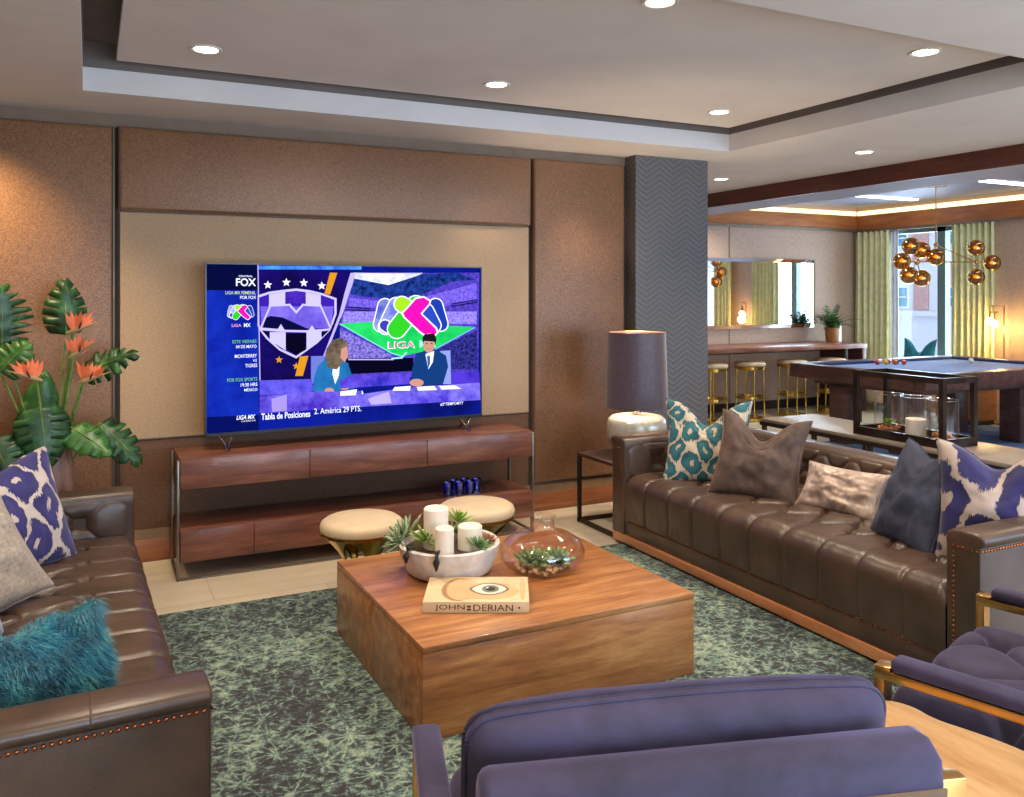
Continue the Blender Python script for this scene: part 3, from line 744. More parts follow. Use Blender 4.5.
pillow('throw_pillow','blue and cream ikat pillow at the near end of the right sofa',M['ikatblue2'],pb(997,566),RD(-58),RD(14),.50,.55,.26,.09,seed=5)
L90=PI/2
pillow('throw_pillow','blue and cream ikat pillow on the left sofa beside its far arm',M['ikatblue'],(-.26,4.28,SZ-.03),L90-RD(46),RD(22),.58,.55,.2,.05,seed=6)
pillow('throw_pillow','grey tweed pillow between the blue ikat and turquoise fur pillows',M['greyfab'],(-.32,3.72,SZ-.03+.01),L90-RD(50),RD(30),.54,.50,.14,.0,seed=7,roll=RD(-10))
pillow('throw_pillow','pale blue pillow only glimpsed behind the turquoise fur pillow',M['palefab'],(-.38,3.40,SZ-.03),L90-RD(30),RD(20),.40,.42,.14,.0,seed=8)
fp=pillow('fur_pillow','shaggy turquoise fur pillow nearest the camera on the left sofa',M['furbase'],(-.13,2.70,SZ-.03-.03),L90-RD(56),RD(12),.43,.34,.17,.02,seed=9)
def fur():
    random.seed(3); me=MB(); b=me.bm; 
    for i in range(15000):
        u=random.uniform(-1,1); v=random.uniform(-1,1); sg=random.choice((-1,-1,1))
        if random.random()<.3: 
            if random.random()<.5: v=random.choice((-1,1))*random.uniform(.85,1)
            else: u=random.choice((-1,1))*random.uniform(.85,1)
        x=.22*u*(1-.1*(1-v*v)); z=.165*v*(1-.1*(1-u*u))+.155; th=.085*(max(0,(1-u*u))*max(0,(1-v*v)))**.42
        p=Vector((x,sg*th,z)); n=Vector((u*.55*(abs(u)**2),sg*.7,v*.55*(abs(v)**2)+.12)).normalized()
        cl=Vector((noise.noise(Vector((x*9,z*9,1))),noise.noise(Vector((x*9,z*9,5))),noise.noise(Vector((x*9,z*9,9)))))
        d=(n+cl*1.1+Vector((random.uniform(-.35,.35),random.uniform(-.3,.3),random.uniform(-.35,.35)))).normalized()
        ln=random.uniform(.035,.075); g=Vector((0,0,-1)); wd=Vector((random.uniform(-1,1),random.uniform(-1,1),random.uniform(-1,1))).normalized()*.0011
        p1=p+d*ln*.5; p2=p+d*ln*.9+g*ln*.35
        a=b.verts.new(p-wd); c=b.verts.new(p+wd); e=b.verts.new(p1+wd*.8); f=b.verts.new(p1-wd*.8); h=b.verts.new(p2)
        b.faces.new((a,c,e,f)); b.faces.new((f,e,h))
    t=NT('turquoise_fur'); c=t.coord(); n=t.noise(c,16,3,.6); t.col(t.ramp(n,[(.34,'0c5870'),(.5,'1c86a0'),(.66,'58aeb0')])); t.set(Roughness=.6); t.b.inputs['Sheen Weight'].default_value=.4
    o=me.build('fur',t.m,fp,True); o['kind']='stuff'
fur()

# ------------------------------------------------------------------ coffee table and things on it
ct=thing('coffee_table','square low warm brown wooden block coffee table standing on the rug','coffee table',(1.70,3.49,0),RD(.9))
X0,X1,Y0,Y1=-.625,.622,-.565,.57
MB().box(X0,X1,Y0,Y1-.0,.335,.36,.003).build('tabletop',M['coffee'],ct)
MB().box(X0,X1,Y0,.0,.0125,.334,.003).box(X0,X1,.002,Y1,.0125,.334,.003).build('block_base',M['coffee'],ct)
# book
bk=thing('coffee_table_book','cream art book with a large eye on its cover lying on the coffee table','book',(0,0,.361))
bp=[onZ(421,613,.361),onZ(527,613,.361),onZ(527,577,.402),onZ(434,577,.402)]
ax=(bp[1]-bp[0]); bw=ax.length; an=math.atan2(ax.y,ax.x); cen=(bp[0]+bp[1]+bp[2]+bp[3])/4; bk.location=(cen.x,cen.y,.361); bk.rotation_euler=(0,0,an)
BW,BT=.43,.042; BH=((bp[3]+bp[2]-bp[0]-bp[1])/2).xy.length
MB().box(-BW/2,BW/2,-BH/2,BH/2,BT-.003,BT,.001).box(-BW/2,BW/2,-BH/2,BH/2,0,.003,.001).box(-BW/2,BW/2,-BH/2,-BH/2+.004,0,BT,.001).build('cover',M['cover'],bk)
MB().box(-BW/2+.004,BW/2-.004,-BH/2+.005,BH/2-.004,.0035,BT-.0035).build('page_block',M['pages'],bk,False)
em=MB()
def eye_ell(cx,cy,rx,ry,mi,z,n=32,lens=False):
    pts=[]
    for i in range(n):
        a=2*PI*i/n; x=rx*math.cos(a); y=ry*math.sin(a)*(abs(math.sin(a))**.4 if lens else 1); pts.append((cx+x,cy+y,BT+z))
    em.face(pts,mi)
eye_ell(-.075,-.0,.075,.14,0,.0004); eye_ell(-.06,.0,.07,.13,3,.0006)
eye_ell(.05,-.02,.125,.10,3,.0008); eye_ell(.05,-.0,.085,.075,1,.001,lens=True); eye_ell(.05,.0,.072,.062,2,.0012,lens=True)
eye_ell(.055,.0,.036,.044,4,.0014); eye_ell(.055,.0,.02,.024,5,.0016); eye_ell(.042,.012,.006,.008,2,.0018)
eye_ell(.19,.0,.012,.13,3,.0005)
em.build('eye_print',[plain('print_shadow','a07850',.5),plain('print_lid','8a6850',.5),plain('print_white','d8d4c8',.4),plain('print_skin','d6a878',.5),plain('print_iris','6f7466',.3),plain('print_pupil','201a18',.2)],bk,False)
sp=MB()
def spine(s,x0,x1,z0,z1):
    b,a0,a1,b0,b1=textmesh(s,.0)
    for v in b.verts: v.co=Vector((x0+(v.co.x-a0)/(a1-a0)*(x1-x0),-BH/2-.0008,z0+(v.co.y-b0)/(b1-b0)*(z1-z0)))
    sp.merge(b)
spine('JOHN',-.165,-.045,.008,.034); spine('DERIAN',-.01,.15,.008,.034); spine('♦',.17,.18,.016,.026)
sp.face([(-.035,-BH/2-.0008,.01),(-.02,-BH/2-.0008,.01),(-.02,-BH/2-.0008,.018),(-.035,-BH/2-.0008,.018)]); sp.face([(-.035,-BH/2-.0008,.022),(-.02,-BH/2-.0008,.022),(-.02,-BH/2-.0008,.03),(-.035,-BH/2-.0008,.03)])
sp.build('spine_lettering',M['ink'],bk,False)
# bowl with candles and succulents
BX,BY=1.492,3.665
bo=thing('planter_bowl','round chalky white stone bowl of candles and succulents on the coffee table','bowl',(BX,BY,.361)); bo.scale=(1.04,1.04,1.02)
MB().lathe([(0,0),(.165,0),(.19,.02),(.212,.075),(.222,.12),(.226,.134),(.218,.142),(.205,.138),(.2,.11),(.2,.105)],56).build('bowl',M['stonebowl'],bo)
MB().lathe([(0,.112),(.12,.112),(.199,.104)],40).build('soil',M['soil'],bo)
def candle(x,y,z,r,h,label,grp):
    t=thing('pillar_candle',label,'candle',(x,y,z),0,grp)
    MB().lathe([(0,0),(r,0),(r,h-.006),(r-.006,h),(r-.012,h-.001),(r*.35,h-.007),(0,h-.008)],36).build('wax',M['wax'],t)
    MB().tube([(0,0,h-.008),(.001,0,h+.004),(.004,.001,h+.014)],.0016,6).build('wick',M['white'],t)
    return t
def px_on(px,py,z): p=onZ(px,py,z); return p.x,p.y
for (px,py,r,h,l) in ((436,547,.057,.185,'tallest ivory pillar candle at the back of the stone bowl'),(444.5,556,.042,.130,'slim ivory pillar candle at the front of the stone bowl'),(470,548,.056,.108,'short wide ivory pillar candle at the right of the stone bowl')):
    x,y=px_on(px,py,.475); candle(x,y,.474,r,h,l,'candles in the stone bowl')
def rosette(name,label,cat,loc,r,mat,n=26,grp=None,tilt=(0,0,0),h=.6,wd=.34,parent=None):
    t=thing(name,label,cat,loc,tilt,grp)
    b=MB(); random.seed(int(loc[0]*1000)+n)
    for i in range(n):
        k=i/n; a=i*2.39996; ln=r*(.35+.65*(1-k)); el=k*1.25+.12
        d=Vector((math.cos(a)*math.cos(el),math.sin(a)*math.cos(el),math.sin(el)*h+.02)).normalized()
        sd=Vector((-math.sin(a),math.cos(a),0)); up=d.cross(sd)*-1
        w=ln*wd; base=Vector((0,0,r*.1*k))
        prof=[(0,.35),(.35,.85),(.65,1),(.85,.7),(1,.0)]; rows=[]
        for s_,ww in prof:
            c=base+d*ln*s_+Vector((0,0,ln*.18*s_*s_)); rows.append((c-sd*w*ww*.5,c-up*w*.28*(1 if s_<1 else 0),c+sd*w*ww*.5,c+up*w*.08))
        bm=b.bm; vs=[[bm.verts.new(p) for p in rr] for rr in rows]
        for A,B in zip(vs,vs[1:]):
            for j in range(4):
                bm.faces.new((A[j],A[(j+1)%4],B[(j+1)%4],B[j]))
    b.build('leaf_rosette',mat,t,angle=180); return t
GB='succulents in the stone bowl'
def sx(px,py,z): x,y=px_on(px,py,z); return (x,y,z)
rosette('succulent','dusty green pointed succulent overhanging the left rim of the stone bowl','plant',sx(406,536,.51),.12,M['succ3'],26,GB,(RD(0),RD(-35),0),.8,.24)
rosette('succulent','grey green spiky succulent beside the left rim of the bowl','plant',sx(400,543,.50),.095,M['succ3'],20,GB,(RD(10),RD(-50),0),.8,.25)
rosette('succulent','lime green rosette succulent left of the slim candle','plant',sx(427,541,.51),.10,M['succ2'],34,GB,(RD(18),0,0),.8,.22)
rosette('succulent','upright sprig succulent behind the candles in the stone bowl','plant',sx(458,522,.56),.085,M['succ2'],22,GB,(0,RD(15),0),1.2,.22)
rosette('succulent','small pale sprig at the back of the bowl','plant',sx(455,533,.52),.07,M['succ3'],20,GB,(RD(30),0,0),1,.22)
rosette('succulent','green rosette succulent in front of the short wide candle','plant',sx(479,548,.50),.075,M['succ'],26,GB,(RD(10),RD(10),0),.9,.26)
rosette('succulent','small pink tinged succulent at the right of the stone bowl','plant',sx(488,541,.50),.06,M['pinksucc'],16,GB,(0,RD(20),0),.8,.4)
for px,py,l,k in ((441,562,'dark dried pod hanging over the front rim of the bowl',1),(413,556,'short dark dried pod hanging over the left rim of the bowl',.75)):
    x,y=px_on(px-5,py-5,.505)
    v=Vector((x-BX,y-BY,0)).normalized(); o=Vector((BX,BY,0))+v*.2
    a=Vector((BX,BY,.512))+v*.2; b=Vector((BX,BY,.517))+v*.243; c=Vector((BX,BY,.44+.05*(1-k)))+v*.25
    tag(MB().tube([a,b,(b+c)/2+v*.006,c],[.006,.012,.016,.004],10).build('seed_pod',M['darkleaf']),l,'seed pod','dried pods on the bowl rim')
# terrarium
TX,TY=1.885,3.485
tr=thing('glass_terrarium','squat clear glass vase terrarium with a short neck on the coffee table','terrarium',(TX,TY,.361)); tr.scale=(1.1,1.1,1.14)
tp=[(0,.001),(.10,.001),(.15,.02),(.18,.055),(.182,.085),(.165,.12),(.12,.148),(.065,.166),(.052,.176),(.05,.205),(.058,.222)]
MB().lathe(tp+[(.055,.222),(.047,.205),(.049,.176),(.062,.162),(.117,.144),(.161,.117),(.178,.085),(.176,.056),(.147,.024),(.098,.005),(0,.005)],56).build('glass_body',M['glasswarm'],tr,angle=180)
random.seed(5); pb=MB()
for i in range(150):
    a=random.uniform(0,2*PI); r=.125*math.sqrt(random.random()); s=random.uniform(.008,.015); pb.sphere((r*math.cos(a),r*math.sin(a),.016+random.uniform(0,.018)),s,6,(1,1.2,.7))
o=pb.build('pebbles',M['pebble'],None); o.location=(TX,TY,.361); tag(o,'layer of small tan pebbles inside the glass terrarium','pebbles'); o['kind']='stuff'
rosette('succulent','larger blue green rosette inside the glass terrarium, on the left','plant',(TX-.055,TY-.03,.40),.108,M['succ'],30,'succulents inside the terrarium',(RD(8),0,0),.9,.46)
rosette('succulent','smaller rosette inside the glass terrarium, on the right','plant',(TX+.06,TY-.04,.40),.095,M['succ'],26,'succulents inside the terrarium',(RD(12),RD(8),0),.9,.46)

# ------------------------------------------------------------------ round gold stools by the console
def pouf(x,y,label,first=None):
    if first: return dup(first,(x,y,0),RD(-8),label)
    t=thing('round_ottoman',label,'stool',(x,y,0),RD(10),'pair of round cream and gold ottomans')
    MB().lathe([(0,.385),(.205,.385),(.217,.395),(.22,.415),(.212,.435),(.19,.45),(.1,.456),(0,.457)],56).build('seat',M['cream'],t)
    # flared scalloped metal base with arched openings
    def rad(z): 
        q=z/.38; return .085+.13*abs(2*q-1)**1.6*(1 if q>.5 else .4)
    for leg in range(4):
        a0=leg*PI/2
        def fn(u,v,a0=a0):
            z=.002+v*.376; q=v; half=(PI/4)*(.30+.70*abs(2*q-1)**2.2)
            a=a0+(2*u-1)*half; r=rad(z); return Vector((r*math.cos(a),r*math.sin(a),z))
        def fo(u,v,fn=fn):
            p=fn(u,v); k=Vector((p.x,p.y,0)).normalized(); return p-k*.006
        MB().sheet(14,26,fn,flip=False).sheet(14,26,fo,flip=True).build('leg',M['gold'],t,angle=180)
    MB().lathe([(.19,.372),(.219,.376),(.219,.386),(.19,.386)],48).build('seat_ring',M['gold'],t)
    return t
o1=pouf(1.30,4.43,'round cream topped ottoman with a flared gold base left of the stone bowl')
pouf(1.975,4.44,'round cream topped ottoman with a gold base behind the candles, partly hidden',o1)

# ------------------------------------------------------------------ side table and lamp beside the right sofa
st=thing('side_table','square dark bronze open frame side table between sofa and wall','side table',(3.36,5.06,0))
a0,a1,b0,b1=-.205,.26,-.265,.245
MB().box(a0,a1,b0,b1,.478,.50,.002).build('tabletop',wood('dark_stained_top','241a16','3a2b26','4d3c36',(1,8,8),.3),st)
for x in (a0,a1-.026):
    for y in (b0,b1-.026): MB().box(x,x+.026,y,y+.026,0,.478,.002).build('leg',M['darkmetal'],st)
MB().box(a0,a1,b0,b0+.026,.004,.028).box(a0,a1,b1-.026,b1,.004,.028).box(a0,a0+.026,b0,b1,.004,.028).box(a1-.026,a1,b0,b1,.004,.028).build('floor_rail',M['darkmetal'],st,False)
lp=thing('table_lamp','table lamp with plum drum shade and squat silver base on the bronze side table','lamp',(3.505,5.06,.501))
MB().lathe([(0,0),(.11,0),(.13,.01),(.195,.07),(.212,.14),(.212,.215),(.203,.25),(.18,.27),(.14,.278),(.06,.279),(0,.279)],56).build('lamp_base',M['lampbase'],lp)
MB().cyl(0,0,.286,.40,.012,16).lathe([(.03,.286),(.035,.292),(.02,.3),(.012,.305)],24).build('stem',M['chrome'],lp)
MB().lathe([(.224,.335),(.206,.868),(.203,.868),(.221,.335)],64).build('lamp_shade',M['shade'],lp,angle=60)
MB().tube([(.204*math.cos(a),.204*math.sin(a),.868) for a in [2*PI*i/48 for i in range(48)]],.003,6,closed=True).tube([(0,0,.70),(.12,0,.70),(.21,0,.72)],.002).tube([(0,0,.70),(-.12,0,.70),(-.21,0,.72)],.002).tube([(0,0,.4),(0,0,.7)],.004).build('shade_ring',M['brass'],lp)
MB().sphere((0,0,.55),.035,16).build('bulb',emit('bulb_glow','ffd9a0',14),lp)
L_=bpy.data.lights.new('lamp_bulb','POINT'); L_.energy=45; L_.color=(1,.78,.52); L_.shadow_soft_size=.05
o=bpy.data.objects.new('lamp_bulb_light',L_); C.objects.link(o); o.location=(3.49,5.07,.501+.62)

# ------------------------------------------------------------------ armchairs
def armchair(label,loc,rotz,arm_front=.37):
    t=thing('armchair',label,'armchair',loc,rotz,'pair of indigo velvet and brass armchairs')
    Hw=.43; F=.37; B_=-.36; AZ=.60; bw=.055
    for sg in (-1,1):
        xi,xo=sorted((sg*(Hw-bw),sg*Hw))
        f=MB(); f.box(xi,xo,B_,F,AZ-.035,AZ-.01,.002).box(xi,xo,F-.028,F,.0,AZ-.035,.002).box(xi,xo,B_,B_+.028,.0,AZ-.035,.002).box(xi,xo,B_+.028,F-.028,.0,.022,.002)
        f.build('side_frame',M['brass'],t)
        MB().box(xi-.004,xo+.004,B_+.03,F-.045,AZ-.008,AZ+.03,.014,3).build('arm_pad',M['velvet'],t)
        MB().box(xi,xo,F-.045,F,AZ-.0095,AZ+.0,.002).build('brass_cap',M['brass'],t)
    MB().box(-Hw+bw,Hw-bw,B_+.02,F-.06,.20,.27,.012,3).build('seat_base',M['velvetdark'],t)
    MB().box(-Hw+bw,Hw-bw,F-.10,F-.07,.17,.20).box(-Hw+bw,Hw-bw,B_+.02,B_+.05,.17,.20).build('stretcher',M['brass'],t)
    a=Hw-bw-.008; y0,y1=B_+.10,F+.012
    def seat(sgn):
        def fn(u,v):
            x=-a+2*a*u; y=y0+(y1-y0)*v; eu=1-abs(2*u-1)**14; ev=1-abs(2*v-1)**14
            e=(max(0,eu)*max(0,ev))**.5
            if sgn>0:
                z=.37+.165*e+tuft(x,y-(y0+y1)/2-.0,.34,.36,.045)*e+noise.noise(Vector((x*7,y*7,2)))*.006*e
            else: z=.37-.09*e
            # rounded corners
            k=1-.03*(1-e); return Vector((x*k,(y-(y0+y1)/2)*k+(y0+y1)/2,z))
        return fn
    MB().sheet(90,80,seat(1)).sheet(40,40,seat(-1),flip=True).build('seat_cushion',M['velvet'],t,angle=180)
    # upholstered back frame leaning rearwards
    def back(zc):return 0
    bpz=[(B_+.10,.24),(B_+.085,.45),(B_+.035,.80),(B_+.03,.868),(B_+.01,.893),(B_-.03,.895),(B_-.065,.872),(B_-.07,.83),(B_-.03,.45),(B_-.01,.24)]
    MB().prism(bpz,'x',-Hw+bw+.003,Hw-bw-.003,.02,seg=3).build('back_frame',M['velvet'],t,angle=50)
    wb=.385
    MB().prism([(B_-.01,.24),(B_-.03,.45),(B_-.071,.83),(B_-.076,.83),(B_-.036,.45),(B_-.016,.24)],'x',-wb+.02,wb-.02).build('back_panel',plain('brown_back_cloth','6e5a48',.8),t,False)
    for sg in (-1,1):
        MB().box(min(sg*(Hw-bw+.005),sg*Hw),max(sg*(Hw-bw+.005),sg*Hw),B_-.035,B_-.002,.0,.82,.002).build('rear_post',M['brass'],t)
    # loose back cushion
    m=Matrix.Translation((0,B_+.175,.475))@Matrix.Rotation(RD(7),4,'X')
    W2,H2,T2=.375,.45,.13
    def cu(sg):
        def fn(u,v):
            a_=2*u-1;b_=2*v-1; e=(max(0,1-abs(a_)**6)*max(0,1-abs(b_)**6))**.5; r=.055
            x=W2*a_; z=H2/2+H2/2*b_
            for _ in (0,):
                dz=max(0,abs(z-H2/2)-(H2/2-r)); x*= (W2-r+math.sqrt(max(0,r*r-dz*dz)))/W2
            z+=.012*(1-a_*a_)*(b_>0)*b_
            return Vector((x,sg*(T2/2*e+noise.noise(Vector((a_*3,b_*3,sg)))*.006*e+.012),z))
        return fn
    def rim(sg):
        f=cu(sg); return [f(i/60,0) for i in range(60)]+[f(1,i/60) for i in range(60)]+[f(1-i/60,1) for i in range(60)]+[f(0,1-i/60) for i in range(60)]
    r1=rim(-1); r2=rim(1); cb_=MB().sheet(60,60,cu(-1),mat=m).sheet(60,60,cu(1),mat=m,flip=True)
    bb=bmesh.new(); v1=[bb.verts.new(m@p) for p in r1]; v2=[bb.verts.new(m@p) for p in r2]
    for i in range(len(v1)):
        j=(i+1)%len(v1); bb.faces.new((v1[i],v2[i],v2[j],v1[j]))
    cb_.merge(bb); cb_.build('back_cushion',M['velvet'],t,angle=180)
    for rr in (r1,r2): MB().tube([m@p for p in rr],.005,8,closed=True).build('piping',M['velvet'],t)
    return t
ac_=armchair('indigo velvet armchair with brass arms seen from behind, front centre of the photo',(1.013,1.451,0.012),RD(-16.6)); ac_.scale=(1.035,1,1)
armchair('indigo velvet tufted seat armchair with brass arms at the right edge of the photo',(2.484,1.455,0.012),RD(16.9))
# live edge table between the chairs
pts=[(1.60,1.60),(1.72,1.66),(1.86,1.665),(1.955,1.63),(1.985,1.57),(1.975,1.50),(2.005,1.42),(2.03,1.33),(2.035,1.25),(2.09,1.15),(2.11,1.02),(2.10,.88),(1.95,.80),(1.70,.78),(1.50,.82),(1.46,.98),(1.50,1.15),(1.53,1.35),(1.55,1.5)]
lt=thing('side_table','live edge golden wood side table between the two velvet armchairs','side table',(1.78,1.22,.012))
q=[(x-1.78,y-1.22) for x,y in pts]
def smooth(q,n=2):
    for _ in range(n):
        r=[]
        for i in range(len(q)):
            a=q[i];b=q[(i+1)%len(q)]; r+= [(a[0]*.75+b[0]*.25,a[1]*.75+b[1]*.25),(a[0]*.25+b[0]*.75,a[1]*.25+b[1]*.75)]
        q=r
    return q
q=smooth(q)
MB().prism(q,'z',.475,.53,.01).build('tabletop',M['slab'],lt,angle=50)
MB().prism([(x*.62,y*.62) for x,y in q],'z',0,.475).build('stump_base',M['slab'],lt,angle=50)

# ------------------------------------------------------------------ tropical vase
VX,VY=-.185,5.25
v=thing('floor_vase','tall rounded mottled wooden vase holding the tropical flowers behind the left sofa','vase',(VX,VY,0))
MB().lathe([(0,0),(.075,0),(.08,.02),(.085,.2),(.10,.45),(.112,.62),(.108,.72),(.09,.80),(.068,.835),(.07,.85),(.06,.85),(.058,.83),(.075,.79),(.06,.5),(0,.5)],40).build('vase_body',M['vase'],v)
GF='tropical stems in the wooden vase'
def bezier(a,b,c,n=14): return [a*(1-t)**2+b*2*t*(1-t)+c*t*t for t in [i/n for i in range(n+1)]]
mouth=Vector((VX,VY,.84))
def vp(px,py,y=5.22): return onY(px,py,y)
def stempath(tip,bend=None,low=.58):
    st_=Vector((VX+(tip.x-VX)*.08,VY+(tip.y-VY)*.08,low)); mid=bend or (st_*.45+tip*.55+Vector((0,0,.05)))
    return bezier(st_,mid,tip)
def blade(b,base,dirv,side,ln,w,curve=.1,n=6,thick=.004):
    bm=b.bm; rows=[]; nrm=dirv.cross(side).normalized()
    for i in range(n+1):
        t_=i/n; ww=w*math.sin(PI*min(1,t_*.85+.12))**.8*(1-t_**3) ; c=base+dirv*ln*t_+nrm*curve*ln*t_*t_
        rows.append([c-side*ww/2,c+nrm*thick*(1-t_),c+side*ww/2,c-nrm*thick*(1-t_)])
    vs=[[bm.verts.new(p) for p in r] for r in rows]
    for A,B in zip(vs,vs[1:]):
        for j in range(4): bm.faces.new((A[j],A[(j+1)%4],B[(j+1)%4],B[j]))
def bop(px,py,dx,label,y=5.15,k=1.0):
    tip=vp(px,py,y); t=thing('bird_of_paradise',label,'flower',(0,0,0),0,GF)
    path=stempath(tip); MB().tube(path,[.011-.004*i/14 for i in range(15)],8).build('stem',M['stem'],t)
    # bract: pointed boat
    b=MB(); d=Vector((dx,-.1,.35)).normalized(); b.tube([tip-d*.03*k,tip+d*.01,tip+d*.07*k,tip+d*.15*k],[.008,.014,.009,.001],8); b.build('bract',M['bract'],t)
    b=MB(); random.seed(px)
    for i in range(7):
        a=-.75+1.5*i/6; dd=Vector((math.sin(a)*.8+dx*.25,random.uniform(-.4,.2),math.cos(a))).normalized(); sd=dd.cross(Vector((0,-1,.2))).normalized()
        blade(b,tip+d*.02+Vector((a*.02,0,0)),dd,sd,(.105+random.uniform(-.02,.02))*k,.034*k,random.uniform(-.15,.15))
    b.build('petals',M['petal'],t,angle=60)
    b=MB(); blade(b,tip+d*.03+Vector((0,-.014,0)),Vector((dx*.4,-.3,1)).normalized(),Vector((1,0,0)),.05*k,.012); b.build('dark_petal',M['petaldark'],t)
bop(73,331,.9,'highest orange bird of paradise bloom in the wooden vase')
bop(74,355,.5,'orange bird of paradise bloom directly under the highest one',5.12,.9)
bop(36,379,-.9,'orange bird of paradise bloom on the left with a long pink bract',5.1,1.0)
bop(84,381,1.0,'lowest right orange bird of paradise bloom in the wooden vase',5.12,.95)
def monstera(label,pb,pt,w,y0,y1,nrm=(0,-1,.35),mat='leaf',curl=.25,lobes=7,slit=.5):
    w*=1.3
    """heart leaf from base pixel pb to tip pixel pt"""
    a=vp(*pb,y0); c=vp(*pt,y1); t=thing('monstera_leaf',label,'leaf',(0,0,0),0,GF)
    path=stempath(a); MB().tube(path,[.006]*15,6).build('stem',M['stem'],t)
    D=(c-a); Ln=D.length; D.normalize(); N=Vector(nrm).normalized(); S=D.cross(N).normalized(); N=S.cross(D).normalized()
    b=MB(); bm=b.bm; sg_=[pb[0]*.7]
    def P_(s,r): # s along -0.15..1 , r across -1..1
        ww=w*math.sin(PI*min(1,max(0,(s+.14)/1.14))**.8)**.75
        back=-.12*abs(r)**1.5*(1-s) 
        x=r*ww; return a+D*Ln*(s+back+.10*abs(r))+S*x-N*(abs(r)**2*w*curl)-N*(Ln*.25*max(0,s)**2*curl*2)+N*.012*math.sin(s*23+sg_[0])*abs(r)
    for sg in (-1,1):
        for k in range(lobes):
            s0=k/lobes; s1=(k+1)/lobes; n=5; prev=None
            for j in range(n+1):
                r=j/n; g=slit/lobes*.5*max(0,(r-.35-.25*noise.noise(Vector((k*3.1,sg,pb[0]))))/.65)*(.6+.8*abs(noise.noise(Vector((k*1.7,sg*2,pt[1]))))*1.6) if slit else 0
                p0=P_(s0+g,sg*r); p1=P_((s0+s1)/2,sg*r); p2=P_(s1-g,sg*r)
                cur=[bm.verts.new(p) for p in (p0,p1,p2)]
                if prev:
                    for m_ in range(2):
                        bm.faces.new((prev[m_],prev[m_+1],cur[m_+1],cur[m_]))
                prev=cur
    bmesh.ops.remove_doubles(bm,verts=bm.verts,dist=.0005); bmesh.ops.recalc_face_normals(bm,faces=bm.faces)
    o=b.build('leaf_blade',M[mat],t,angle=180)
    md=o.modifiers.new('thick','SOLIDIFY'); md.thickness=.002
    MB().tube([a+N*.003,a+D*Ln*.5+N*.003-N*(Ln*.06*curl*2),c-N*(Ln*.25*curl*2)*.95],[.004,.003,.001],6).build('midrib',M['stem'],t)
monstera('curled dark monstera leaf behind the highest orange bloom',(66,335),(66,286),.085,5.28,5.22,(0.1,-1,.1),'leaf',.5,6,.35)
monstera('monstera leaf pointing right over the beige wall edge',(84,372),(129,352),.075,5.3,5.15,(.1,-1,.6),'leaf',.25,6,.6)
monstera('large drooping monstera leaf hanging in front of the vase mouth',(40,407),(48,462),.105,5.12,5.02,(.1,-1,.35),'leaf',.3,7,.15)
monstera('bright green leaf drooping to the right of the vase',(70,427),(108,449),.075,5.15,5.02,(.1,-1,.8),'leaf2',.25,6,.1)
monstera('dark leaf with lime tip reaching furthest right over the wainscot',(100,423),(140,458),.08,5.2,5.1,(.2,-1,.7),'leaf',.25,6,.45)
monstera('big slit monstera leaf at the upper left edge of the photo',(2,345),(3,288),.12,5.25,5.2,(.2,-1,.2),'leaf',.2,8,.9)
monstera('mottled leaf below the big slit leaf at the left edge',(0,372),(24,345),.08,5.2,5.15,(0,-1,.4),'leaf2',.3,6,.4)
monstera('dark leaf behind the left orange bloom',(36,430),(44,378),.075,5.32,5.28,(0,-1,.1),'leaf2',.3,6,0)
monstera('low dark leaf at the left edge above the ikat pillow',(-8,440),(8,470),.09,5.1,5.0,(0,-1,.4),'leaf',.3,6,.3)
monstera('small dark leaf just behind the ikat pillow top',(24,440),(30,468),.06,5.2,5.1,(0,-1,.4),'leaf',.3,6,.2)

# ------------------------------------------------------------------ console table and lantern behind the right sofa
kt=thing('sofa_table','long low taupe topped table with dark legs behind the right sofa','table',(5.33,4.2,0))
MB().box(-.28,.30,-1.5,1.27,.575,.60,.002).build('tabletop',M['taupe'],kt)
MB().box(-.29,.31,-1.51,1.28,.545,.574).build('frame',M['darkmetal'],kt,False)
for y in (1.245,.70,.17,-.38,-.93,-1.48):
    for x in (-.285,.275): MB().box(x,x+.03,y-.015,y+.015,0,.545).build('leg',M['darkmetal'],kt,False)
lx0,lx1,ly0,ly1=5.115,5.47,3.82,4.57
la=thing('lantern','dark bronze open frame lantern box on the table behind the sofa','lantern',((lx0+lx1)/2,(ly0+ly1)/2,.601))
hx,hy=(lx1-lx0)/2,(ly1-ly0)/2
def bronze(): 
    t=NT('verdigris_bronze'); c=t.coord(); n=t.noise(c,5,4); t.col(t.ramp(n,[(.35,'2a1d18'),(.55,'40302a'),(.7,'35483f')])); t.set(Roughness=.3,Metallic=.55); return t.m
MBZ=bronze()
MB().box(-hx,hx,-hy,hy,0,.02).box(-hx,hx,-hy,-hy+.03,.02,.06).box(-hx,hx,hy-.03,hy,.02,.06).box(-hx,-hx+.03,-hy+.03,hy-.03,.02,.06).box(hx-.03,hx,-hy+.03,hy-.03,.02,.06).build('base_tray',MBZ,la,False)
MB().box(-hx,hx,-hy,-hy+.035,.435,.475).box(-hx,hx,hy-.035,hy,.435,.475).box(-hx,-hx+.035,-hy+.035,hy-.035,.435,.475).box(hx-.035,hx,-hy+.035,hy-.035,.435,.475).build('top_frame',MBZ,la,False)
for x in (-hx,hx-.035):
    for y in (-hy,hy-.035): MB().box(x,x+.035,y,y+.035,.06,.435).build('post',MBZ,la,False)
g0=None; zt=.6225
cyls=[(5.28,4.39,'glass cylinder with a green succulent at the left inside the bronze lantern'),(5.29,4.17,'glass cylinder around the ivory candle in the middle of the bronze lantern'),(5.30,3.96,'glass cylinder with dried moss at the right inside the bronze lantern')]
